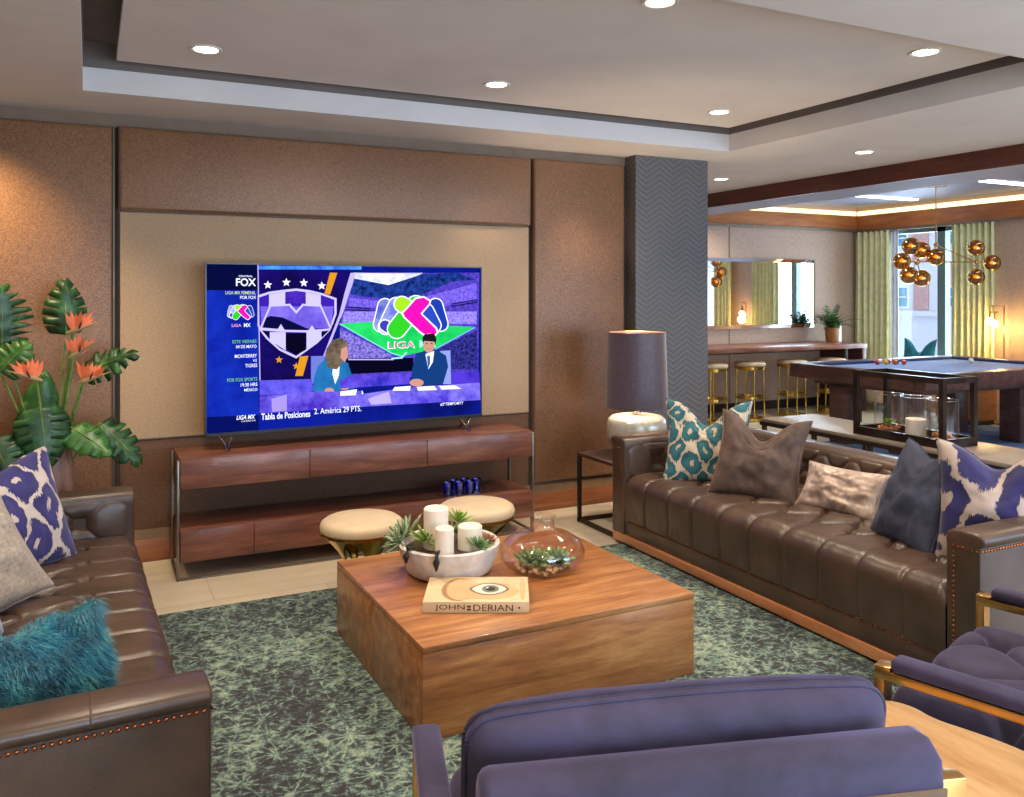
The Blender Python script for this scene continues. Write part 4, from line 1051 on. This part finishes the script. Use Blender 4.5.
for x,y,l in cyls:
    if g0 is None:
        g0=thing('glass_cylinder',l,'glass cylinder',(x,y,zt),0,'glass hurricane cylinders in the lantern')
        MB().lathe([(0,0),(.1,0),(.1,.285),(.097,.285),(.097,.006),(0,.006)],40).build('cylinder_wall',M['glass'],g0)
        MB().tube([(.0985*math.cos(a),.0985*math.sin(a),.286) for a in [2*PI*i/40 for i in range(40)]],.002,6,closed=True).build('rim',M['chrome'],g0)
    else: dup(g0,(x,y,zt),label=l)
candle(5.29,4.17,zt+.007,.068,.125,'wide ivory pillar candle inside the middle glass cylinder of the lantern','candles in the lantern')
for x,y,l in ((5.28,4.39,'bed of orange brown bark chips under the succulent in the lantern'),(5.30,3.96,'bed of orange brown bark chips at the right in the lantern')):
    b=MB(); random.seed(int(y*10))
    for i in range(60):
        a=random.uniform(0,2*PI); r=.075*math.sqrt(random.random()); b.box(-.014,.014,-.007,.007,-.004,.004,mat=Matrix.Translation((r*math.cos(a),r*math.sin(a),.012+random.uniform(0,.035)))@Euler((random.uniform(-.6,.6),random.uniform(-.6,.6),random.uniform(0,6))).to_matrix().to_4x4())
    o=b.build('bark_chips',plain('bark_chip','b0703e',.8,var=.3,nscale=30),None,False); o.location=(x,y,zt+.007); tag(o,l,'bark chips'); o['kind']='stuff'
rosette('succulent','small green succulent in the left glass cylinder of the lantern','plant',(5.28,4.39,zt+.055),.075,M['succ2'],22,'succulents in the lantern',(0,0,0),1.2,.25)
rosette('succulent','small dark succulent in the right glass cylinder of the lantern','plant',(5.30,3.97,zt+.055),.055,M['succ'],18,'succulents in the lantern',(0,0,0),1.4,.25)

# ------------------------------------------------------------------ bar counter, mirror, stools, potted fern
ct2=thing('bar_counter','long walnut bar counter with a live edge along the far wall','counter',(7.2,8.9,0))
random.seed(2)
ed=[(5.0-7.2+i*.15, 8.42-8.9+.015*math.sin(i*1.3)+random.uniform(-.012,.012)) for i in range(32)]
xe=9.72-7.2; ed=[p for p in ed if p[0]<xe]+[(xe,-.46)]
MB().prism(ed+[(xe,.345),(-2.2,.345)],'z',.885,.945,.006).build('countertop',M['counter'],ct2,angle=50)
MB().box(xe-.07,xe,-.44,.33,0,.884,.004).build('end_panel',M['pool'],ct2)
MB().box(xe-.36,xe-.33,-.42,-.39,0,.884).build('leg',M['chrome'],ct2,False)
MB().box(-2.1,xe-.08,.30,.33,.80,.884).build('wall_rail',M['pool'],ct2,False)
mi=thing('wall_mirror','wide rectangular silver mirror hanging over the bar counter','mirror',(8.5,FW-.002,1.65))
m0=Y0_=None
p1=onY(709,257,FW-.03); p2=onY(815,327,FW-.03); p3=onY(815,260,FW-.03)
ml,mr,mz0,mz1=7.0-8.5,p2.x-8.5,p2.z-1.65,p3.z-1.65
MB().box(ml,mr,-.03,-.001,mz0,mz1).build('backing',M['chrome'],mi,False)
b=MB(); w=.05; y1_=-.0315; y2_=-.042
b.face([(ml+w,y2_,mz0+w),(mr-w,y2_,mz0+w),(mr-w,y2_,mz1-w),(ml+w,y2_,mz1-w)])
for P_ in (((ml,mz0),(mr,mz0),(mr-w,mz0+w),(ml+w,mz0+w)),((mr,mz0),(mr,mz1),(mr-w,mz1-w),(mr-w,mz0+w)),((mr,mz1),(ml,mz1),(ml+w,mz1-w),(mr-w,mz1-w)),((ml,mz1),(ml,mz0),(ml+w,mz0+w),(ml+w,mz1-w))):
    b.face([(P_[0][0],y1_,P_[0][1]),(P_[1][0],y1_,P_[1][1]),(P_[2][0],y2_,P_[2][1]),(P_[3][0],y2_,P_[3][1])])
b.build('mirror_glass',M['mirror'],mi,False)
def barstool(x,y,label,first=None,rz=0):
    if first: return dup(first,(x,y,0),rz,label)
    t=thing('bar_stool',label,'bar stool',(x,y,0),rz,'row of gold bar stools at the counter')
    MB().lathe([(0,.70),(.185,.70),(.2,.712),(.2,.735),(.185,.752),(.1,.76),(0,.76)],36).build('seat',M['cream'],t)
    MB().lathe([(.18,.665),(.198,.668),(.2,.70),(.18,.70)],36).lathe([(0,.66),(.19,.662),(.19,.668),(0,.668)],36).build('seat_rim',M['gold'],t)
    for i in range(4):
        a=PI/4+i*PI/2; MB().tube([(.175*math.cos(a),.175*math.sin(a),.668),(.19*math.cos(a),.19*math.sin(a),.01)],.011,10).build('leg',M['gold'],t)
    for z,n in ((.30,'footrest_ring'),(.02,'base_ring')):
        MB().lathe([(.15,z-.015),(.192,z-.015),(.192,z+.017),(.15,z+.017),(.15,z-.015)],40).build(n,M['gold'],t)
    return t
s0=None
for px,l in ((712,'gold and cream bar stool nearest the grey column, half hidden by it'),(750,'second gold and cream bar stool from the grey column'),(792,'third gold and cream bar stool from the column, behind the pool table corner'),(831,'last gold and cream bar stool, mostly hidden behind the pool table')):
    r=ray(px,400); y=8.55; x=r.x*y/r.y
    if s0 is None: s0=barstool(x,y,l)
    else: barstool(x,y,l,s0,RD(20))
pp=onY(828,342,8.9)
pt=thing('plant_pot','terracotta coloured square pot on the end of the bar counter','pot',(pp.x+.08,8.9,.946))
MB().lathe([(0,0),(.075,0),(.088,.02),(.1,.19),(.104,.21),(.09,.21),(.088,.19),(0,.19)],28).build('pot_body',plain('terracotta','96602e',.6,var=.1),pt)
MB().cyl(0,0,.1905,.2,.085).build('soil',M['soil'],pt,False)
wv=thing('white_vase','narrow white box vase beside the fern pot on the bar counter','vase',(pp.x+.24,8.93,.946))
MB().box(-.03,.03,-.03,.03,0,.25,.004).box(-.022,.022,-.022,.022,.25,.252).build('vase_body',M['white'],wv)
fe=thing('potted_fern','feathery green fern growing in the terracotta pot on the bar counter','plant',(pp.x+.08,8.9,1.161))
random.seed(11)
for i in range(40):
    a=random.uniform(0,2*PI); up=random.uniform(.35,1.3); ln=random.uniform(.3,.58); b=MB(); pts=[]
    for k in range(9):
        t_=k/8; pts.append(Vector((math.cos(a)*ln*t_*math.cos(up),min(.3,math.sin(a)*ln*t_*math.cos(up)),ln*t_*math.sin(up)-.16*t_*t_*ln/.4)))
    b.tube(pts,.0025,5)
    for k in range(1,9):
        for sg in (-1,1):
            p=pts[k]; d=(pts[k]-pts[k-1]).normalized(); s=d.cross(Vector((0,0,1)))
            if s.length<.1: s=Vector((1,0,0))
            s.normalize(); dd=(s*sg+d*.6+Vector((0,0,-.15))).normalized(); blade(b,p,dd,d,.085*(1.15-k/9),.022,.05,3,.001)
    b.build('frond',M['leaf2' if i%3 else 'leaf'],fe)
b=MB(); random.seed(4)
for i in range(60):
    a=random.uniform(0,2*PI); d=Vector((math.cos(a),math.sin(a),random.uniform(-.3,.6))).normalized(); blade(b,Vector((math.cos(a)*.05,math.sin(a)*.05,.01)),d,Vector((-math.sin(a),math.cos(a),0)),random.uniform(.06,.12),.04,-.3,4)
b.build('low_foliage',M['leaf2'],fe)

# ------------------------------------------------------------------ pool table
pt=thing('pool_table','dark wood pool table with a blue cloth in the far room','pool table',(8.5,6.45,0))
qx0,qx1,qy0,qy1=7.2-8.5,9.95-8.5,5.56-6.45,7.34-6.45; zt=.85
MB().box(qx0,qx1,qy0,qy0+.14,zt-.16,zt,.006).box(qx0,qx1,qy1-.14,qy1,zt-.16,zt,.006).box(qx0,qx0+.14,qy0+.14,qy1-.14,zt-.16,zt,.006).box(qx1-.14,qx1,qy0+.14,qy1-.14,zt-.16,zt,.006).build('rail_frame',M['pool'],pt)
MB().box(qx0+.14,qx1-.14,qy0+.14,qy1-.14,zt-.06,zt-.035).build('playing_cloth',M['felt'],pt,False)
cu_=MB()
for a in ((qx0+.14,qx1-.14,qy0+.14,qy0+.18),(qx0+.14,qx1-.14,qy1-.18,qy1-.14),(qx0+.14,qx0+.18,qy0+.18,qy1-.18),(qx1-.18,qx1-.14,qy0+.18,qy1-.18)): cu_.box(*a,zt-.034,zt-.004,.005)
cu_.build('cushion_rail',plain('navy_cushion','2c3f70',.8),pt)
MB().box(qx0+.18,qx1-.3,qy0+.2,qy1-.2,zt-.22,zt-.061).build('underframe',M['pool'],pt,False)
for x in (7.33,9.1):
    for y in (5.86,6.64): MB().box(x-8.5,x+.24-8.5,y-6.45,y+.24-6.45,0.008 if False else 0.009,zt-.22,.006).build('leg',M['pool'],pt)
pk=MB()
for x in (qx0+.15,(qx0+qx1)/2,qx1-.15):
    for y in (qy0+.15,qy1-.15): pk.cyl(x,y,zt-.034,zt-.0005,.05,16)
pk.build('pocket',M['black'],pt)
cols=[('b8281e','red'),('e2b030','yellow'),('d8d4cc','white striped'),('c8502a','orange'),('7a1e28','maroon'),('e8c8b0','pale striped'),('c83830','bright red'),('38603a','green'),('e8e0c8','cream')]
cen=onZ(886,361.5,.845); k=0; zb=zt-.035+.0285
for r_ in range(4):
    for c_ in range(r_+1):
        if k>=9: break
        hexc,nm=cols[k]; x=cen.x-.15+r_*.09; y=cen.y+(c_-r_/2)*.1
        o=MB().sphere((0,0,0),.0286,16).build('pool_ball',plain('ball_'+nm.replace(' ','_'),hexc,.15,var=0),None); o.location=(x,y,zb)
        tag(o,nm+' pool ball in the loose cluster on the blue cloth','pool ball','pool balls on the cloth'); k+=1
cb=onZ(971,360,.845); o=MB().sphere((0,0,0),.0286,16).build('pool_ball',plain('cue_ball','efe6c4',.15,var=0),None); o.location=(min(cb.x,9.65),min(cb.y,7.0),zb); tag(o,'single cream cue ball alone near the right end of the pool table','pool ball','pool balls on the cloth')

# ------------------------------------------------------------------ chandelier
cz=2.94
def cpt(px,py,dd=10.25): r=ray(px,py); t=dd; return Vector((r.x*t,r.y*t,CH+r.z*t))
ch=thing('chandelier','brass branching chandelier with amber glass globes over the pool table','chandelier',(0,0,0))
hub=cpt(936,245); top=Vector((hub.x,hub.y,cz))
MB().cyl(top.x,top.y,cz-.012,cz,.13,32,.003).build('canopy',M['chrome'],ch)
MB().tube([top-Vector((0,0,.01)),hub],.008,8).sphere(hub,.03,12).build('rod',M['brass'],ch)
LC=cpt(917,262,10.0); RC=cpt(976,262,10.4)
arms=MB().tube([hub,RC],.007).tube([hub,LC+Vector((.15,0,0))],.007).tube([LC,RC],.008).sphere(RC,.03,12).sphere(LC,.035,12)
balls=[(911,246,9.8,LC),(921.5,250,10.2,LC),(902,261,10.0,LC),(909,275,9.85,LC),(921.5,278,10.15,LC),(936,257,10.1,hub),(976,248,10.4,RC),(992,263,10.4,RC),(976,277,10.4,RC)]
pos=[]
for px,py,dd,cc in balls:
    p=cpt(px,py,dd); arms.tube([cc,p],.006); pos.append(p)
arms.build('arm',M['brass'],ch)
for p in pos:
    g=MB().sphere(p,.1,24).build('glass_globe',M['amber'],ch)
    MB().sphere(p,.028,12).build('bulb',emit('globe_bulb','ffb040',5),g)
    MB().tube([p+Vector((.075*math.cos(a*2.4)*math.sin(a*.45),.075*math.sin(a*2.4)*math.sin(a*.45),.075*math.cos(a*.45))) for a in [i*.35 for i in range(20)]],.006,5).build('swirl',M['gold'],g)

# linear ceiling lights
LB=emit('linear_light','f4f6ff',7)
for x0,y,l in ((9.03,8.0,'slim white linear ceiling light left of the chandelier'),(9.13,6.3,'slim white linear ceiling light cut by the right edge of the photo')):
    t=thing('linear_light',l,'ceiling light',(x0,y,2.94),0,'linear lights on the far ceiling')
    pl=[(math.cos(a)*.055,math.sin(a)*.055) for a in [PI/2+PI*i/8 for i in range(9)]]+[(1.08+math.cos(a)*.055,math.sin(a)*.055) for a in [-PI/2+PI*i/8 for i in range(9)]]
    MB().prism(pl,'z',-.02,-.004).build('diffuser',LB,t,False)
    MB().prism([(a*1.02-.01,b*1.15) for a,b in pl],'z',-.004,0).build('housing',M['white'],t,False)

# ------------------------------------------------------------------ curtains
def curtain(label,ya,yb,folds,x=FX-.09,amp=.035,mat='curtain',name='curtain',grp='curtains at the far window'):
    def fn(u,v):
        y=ya+(yb-ya)*u; z=.01+v*2.55; w=math.sin(u*folds*2*PI)+.35*math.sin(u*folds*5.1+1)
        return Vector((x+amp*w*(1-.25*v),y+.01*math.sin(z*2+u*9)*(1-v),z))
    o=MB().sheet(folds*14,8,fn).build(name,M[mat],None,angle=180); tag(o,label,'curtain',grp)
    md=o.modifiers.new('thick','SOLIDIFY'); md.thickness=.003; return o
def yat(px): r=ray(px,300); return FX*r.y/r.x
curtain('citron yellow curtain in the far corner left of the window',yat(859.5),yat(894),6)
curtain('citron yellow curtain on the right side of the window, behind the amber globes',yat(956),yat(999),7)
curtain('citron yellow curtain beyond the right edge of the photo, seen only in the mirror',5.95,6.42,5)
curtain('thin white sheer curtain at the left edge of the window',yat(892),yat(901),3,FX-.05,.015,'sheer','sheer_curtain','sheer curtains at the far window')
struct('trim_10',MB().box(FX-.1,FX-.08,yat(1003),FW-.02,2.553,2.572),M['trimmetal'])

# floor lamp with globe bulbs
fl=onZ(1003.5,0,0) if False else None
r=ray(1004,310); fy=6.85; fx=r.x*fy/r.y
t=thing('floor_lamp','slim brass floor lamp with two lit globe bulbs beside the yellow curtain','floor lamp',(fx,fy,0))
zt2=CH+(HY-306)/FPX*(ray(1004,306).x*0+fy/r.y); 
sv=Vector((math.cos(YAW),-math.sin(YAW),0))*-1
MB().tube([(0,0,.01),(0,0,zt2),tuple(sv*.17+Vector((0,0,zt2)))],.009,8).build('pole',M['brass'],t)
MB().cyl(0,0,0,.015,.12,28,.003).build('base',M['brass'],t)
hd=sv*.14
MB().tube([hd+Vector((0,0,zt2)),hd+Vector((0,0,zt2-.08))],.006).tube([hd+sv*.05+Vector((0,0,zt2-.08)),hd-sv*.06+Vector((0,0,zt2-.08))],.009).build('lamp_head',M['brass'],t)
for s_,dz in ((.04,.19),(-.02,.225)):
    c=hd+sv*s_+Vector((0,0,zt2-dz)); g=MB().sphere(c,.045,18).build('globe_bulb',emit('warm_globe','fff0d0',9),t)
    MB().tube([c+Vector((0,0,.04)),c+Vector((0,0,dz-.08))],.01).build('socket',M['brass'],g)
L_=bpy.data.lights.new('floor_lamp_glow','POINT'); L_.energy=18; L_.color=(1,.62,.2); L_.shadow_soft_size=.06
o=bpy.data.objects.new('floor_lamp_light',L_); C.objects.link(o); o.location=(fx+hd.x,fy+hd.y-.03,zt2-.30)

# seat with teal pillow in front of the window, tray table and low chair on the right
bn=thing('window_bench','low cream upholstered bench in front of the far window','bench',(9.95+.1,8.2,0))
MB().box(-.25,.25,-.6,.6,.12,.42,.03,3).build('seat',M['cream'],bn)
for x in (-.2,.2):
    for y in (-.5,.5): MB().box(x-.02,x+.02,y-.02,y+.02,0,.12).build('leg',M['brass'],bn,False)
tp_=onZ(924,352,.95); d_=ray(924,352)
pillow('throw_pillow','teal velvet pillow showing two corners above the pool table edge',M['teal'],(9.93,7.82,.425),-PI/2,RD(8),.5,.64,.16,.15,group='pillow on the window bench',ear=.12,seed=12)
fc=thing('lounge_chair','low charcoal lounge chair on a brass frame seen under the pool table','lounge chair',(9.98,5.1,0))
def lc(u,v): a=PI*(.15+.7*u); return Vector((.32*math.sin(a)-.25+.0,-.45*math.cos(a),.36+.28*v+.05*math.sin(PI*u)))
MB().box(-.3,.3,-.38,.38,.30,.40,.03,3).build('seat',M['dark'],fc)
o=MB().sheet(24,6,lc).build('backrest',M['dark'],fc,angle=180); o.modifiers.new('thick','SOLIDIFY').thickness=.05
for x in (-.28,.28):
    for y in (-.36,.36): MB().tube([(x,y,.01),(x,y,.31)],.01).build('leg',M['brass'],fc)
MB().tube([(-.28,-.36,.27),(-.28,.36,.27),(.28,.36,.27),(.28,-.36,.27)],.009,6,closed=True).build('frame_rail',M['brass'],fc)
ts=thing('tray_table','low wooden tray table under the pool table’s right end','side table',(9.0+.3,5.0,0)) if False else None
pn=struct('wall_right_panel',MB().box(FX-.02,FX,5.0,6.6,0,.9),M['fasciawood']) if False else None
cab=thing('credenza','warm orange wood cabinet standing at the window wall under the right curtain','cabinet',(10.0,7.15,0))
MB().box(-.2,.2,-.28,.28,.06,.46,.004).build('cabinet_body',M['fasciawood'],cab)
MB().box(-.18,.18,-.26,.26,0,.06).build('plinth',M['black'],cab,False)
for y in (-.14,.14): MB().box(-.208,-.2,y-.135,y+.135,.08,.44,.002).build('door',M['fasciawood'],cab)

# ------------------------------------------------------------------ building across the street
def facade():
    XF=18.0; b=MB(); b.box(XF,XF+.4,2,22,-3,9,mi=0)
    bl=tag(b.build('building',[M['facade']],None,False),'pale stucco building with blue windows seen through the far window','building')
    def rect(px0,px1,py0,py1): 
        r0=ray(px0,300); r1=ray(px1,300); t0=XF/r0.x; t1=XF/r1.x
        return r0.y*t0,r1.y*t1,CH+(HY-py1)/FPX*(t0+t1)/2,CH+(HY-py0)/FPX*(t0+t1)/2
    for r in ((912,929,226,262),(914,929,275,310),(948,954,262,285)):
        y0,y1,z0,z1=rect(*r); MB().box(XF-.02,XF-.001,y1,y0,z0,z1).build('stucco_panel',M['facadepink'],bl,False)
    wn=plain('blue_window_pane','3f7f98',.15)
    for r in ((896,908,231,246),(942.5,954,224,244),(898,909,288,306),(947,956,288,306),(898,908,180,200),(870,884,230,248),(870,884,288,306),(975,990,228,246),(975,990,288,306),(1010,1024,228,246)):
        y0,y1,z0,z1=rect(*r); w=MB().box(XF-.08,XF-.001,y1-.06,y0+.06,z0-.06,z1+.06).build('window',M['white'],bl,False)
        MB().box(XF-.1,XF-.08,y1,y0,z0,z1).build('pane',wn,w,False)
        MB().box(XF-.11,XF-.1,y1,y0,(z0+z1)/2-.015,(z0+z1)/2+.015).build('glazing_bar',M['white'],w,False)
    y0,y1,z0,z1=rect(890,960,311,316); MB().box(XF-.1,XF-.001,2,22,z0,z1).build('string_course',M['facade'],bl,False)
facade()
struct('ground_outside',MB().box(FX+.25,30,-5,25,-3.2,-3),M['facade'])

# ------------------------------------------------------------------ light
w=bpy.data.worlds.new('world'); bpy.context.scene.world=w; w.use_nodes=True
bg=w.node_tree.nodes['Background']; bg.inputs[0].default_value=(.78,.88,1.0,1); bg.inputs[1].default_value=1.7
def area(name,loc,rot,sx,sy,e,col):
    a=bpy.data.lights.new(name,'AREA'); a.shape='RECTANGLE'; a.size=sx; a.size_y=sy; a.energy=e; a.color=col
    o=bpy.data.objects.new(name,a); C.objects.link(o); o.location=loc; o.rotation_euler=rot; return o
# daylight entering by the two window openings (placed just outside the glass)
area('daylight_front_window',(2.25,NYF-.25,1.45),(PI/2+.3,0,0),4.4,2.1,270,(.84,.91,1))
area('daylight_side_window',(7.25,NYF-.25,1.45),(PI/2+.15,0,0),3.8,2.1,260,(.62,.78,1))
area('daylight_far_window',(FX+.3,7.9,1.4),(0,-PI/2,0) if False else (0,PI/2,0),2.3,1.7,190,(.8,.9,1))
# wall washes, plus downward spots added as fill; none has a fixture
def spot(x,y,z,tx,ty,tz,e,size,col=(1,.80,.58)):
    L=bpy.data.lights.new('unseen_spot','SPOT'); L.energy=e; L.spot_size=size; L.spot_blend=1; L.color=col; L.shadow_soft_size=.08
    o=bpy.data.objects.new('unseen_spot',L); C.objects.link(o); o.location=(x,y,z)
    d=Vector((tx-x,ty-y,tz-z)); o.rotation_euler=d.to_track_quat('-Z','Y').to_euler()
spot(-.75,5.1,2.7,-.5,5.7,1.7,190,1.3,(1,.75,.4))
for x,y in ((.524,3.0),(.6,.9),(2.2,.9),(3.8,.9),(-1.2,3.0),(-1.2,1.0),(5.3,2.6),(5.3,.8)): spot(x,y,2.70,x,y,0,105,2.3,(1,.8,.6))
spot(3.3,5.2,2.72,3.35,5.66,1.2,55,1.1)
spot(2.6,5.2,2.72,2.6,5.66,1.6,25,1.2)
for x,y in ((8.0,7.2),(9.2,5.0),(8.0,4.4),(7.4,8.6)): spot(x,y,2.9,x,y,0,110,2.3,(1,.9,.78))
# ------------------------------------------------------------------ camera
cd=bpy.data.cameras.new('camera'); cam=bpy.data.objects.new('camera',cd); C.objects.link(cam)
cd.sensor_width=36; cd.sensor_fit='HORIZONTAL'; cd.lens=36*FPX/1024; cd.shift_y=-(797/2-HY)/1024; cd.clip_start=.05
cam.location=(0,0,CH); cam.rotation_euler=(PI/2,0,-YAW)
sc=bpy.context.scene; sc.camera=cam
sc.view_settings.view_transform='Standard'; sc.view_settings.look='None'; sc.view_settings.gamma=1; sc.view_settings.exposure=0
sc.view_settings.use_curve_mapping=False
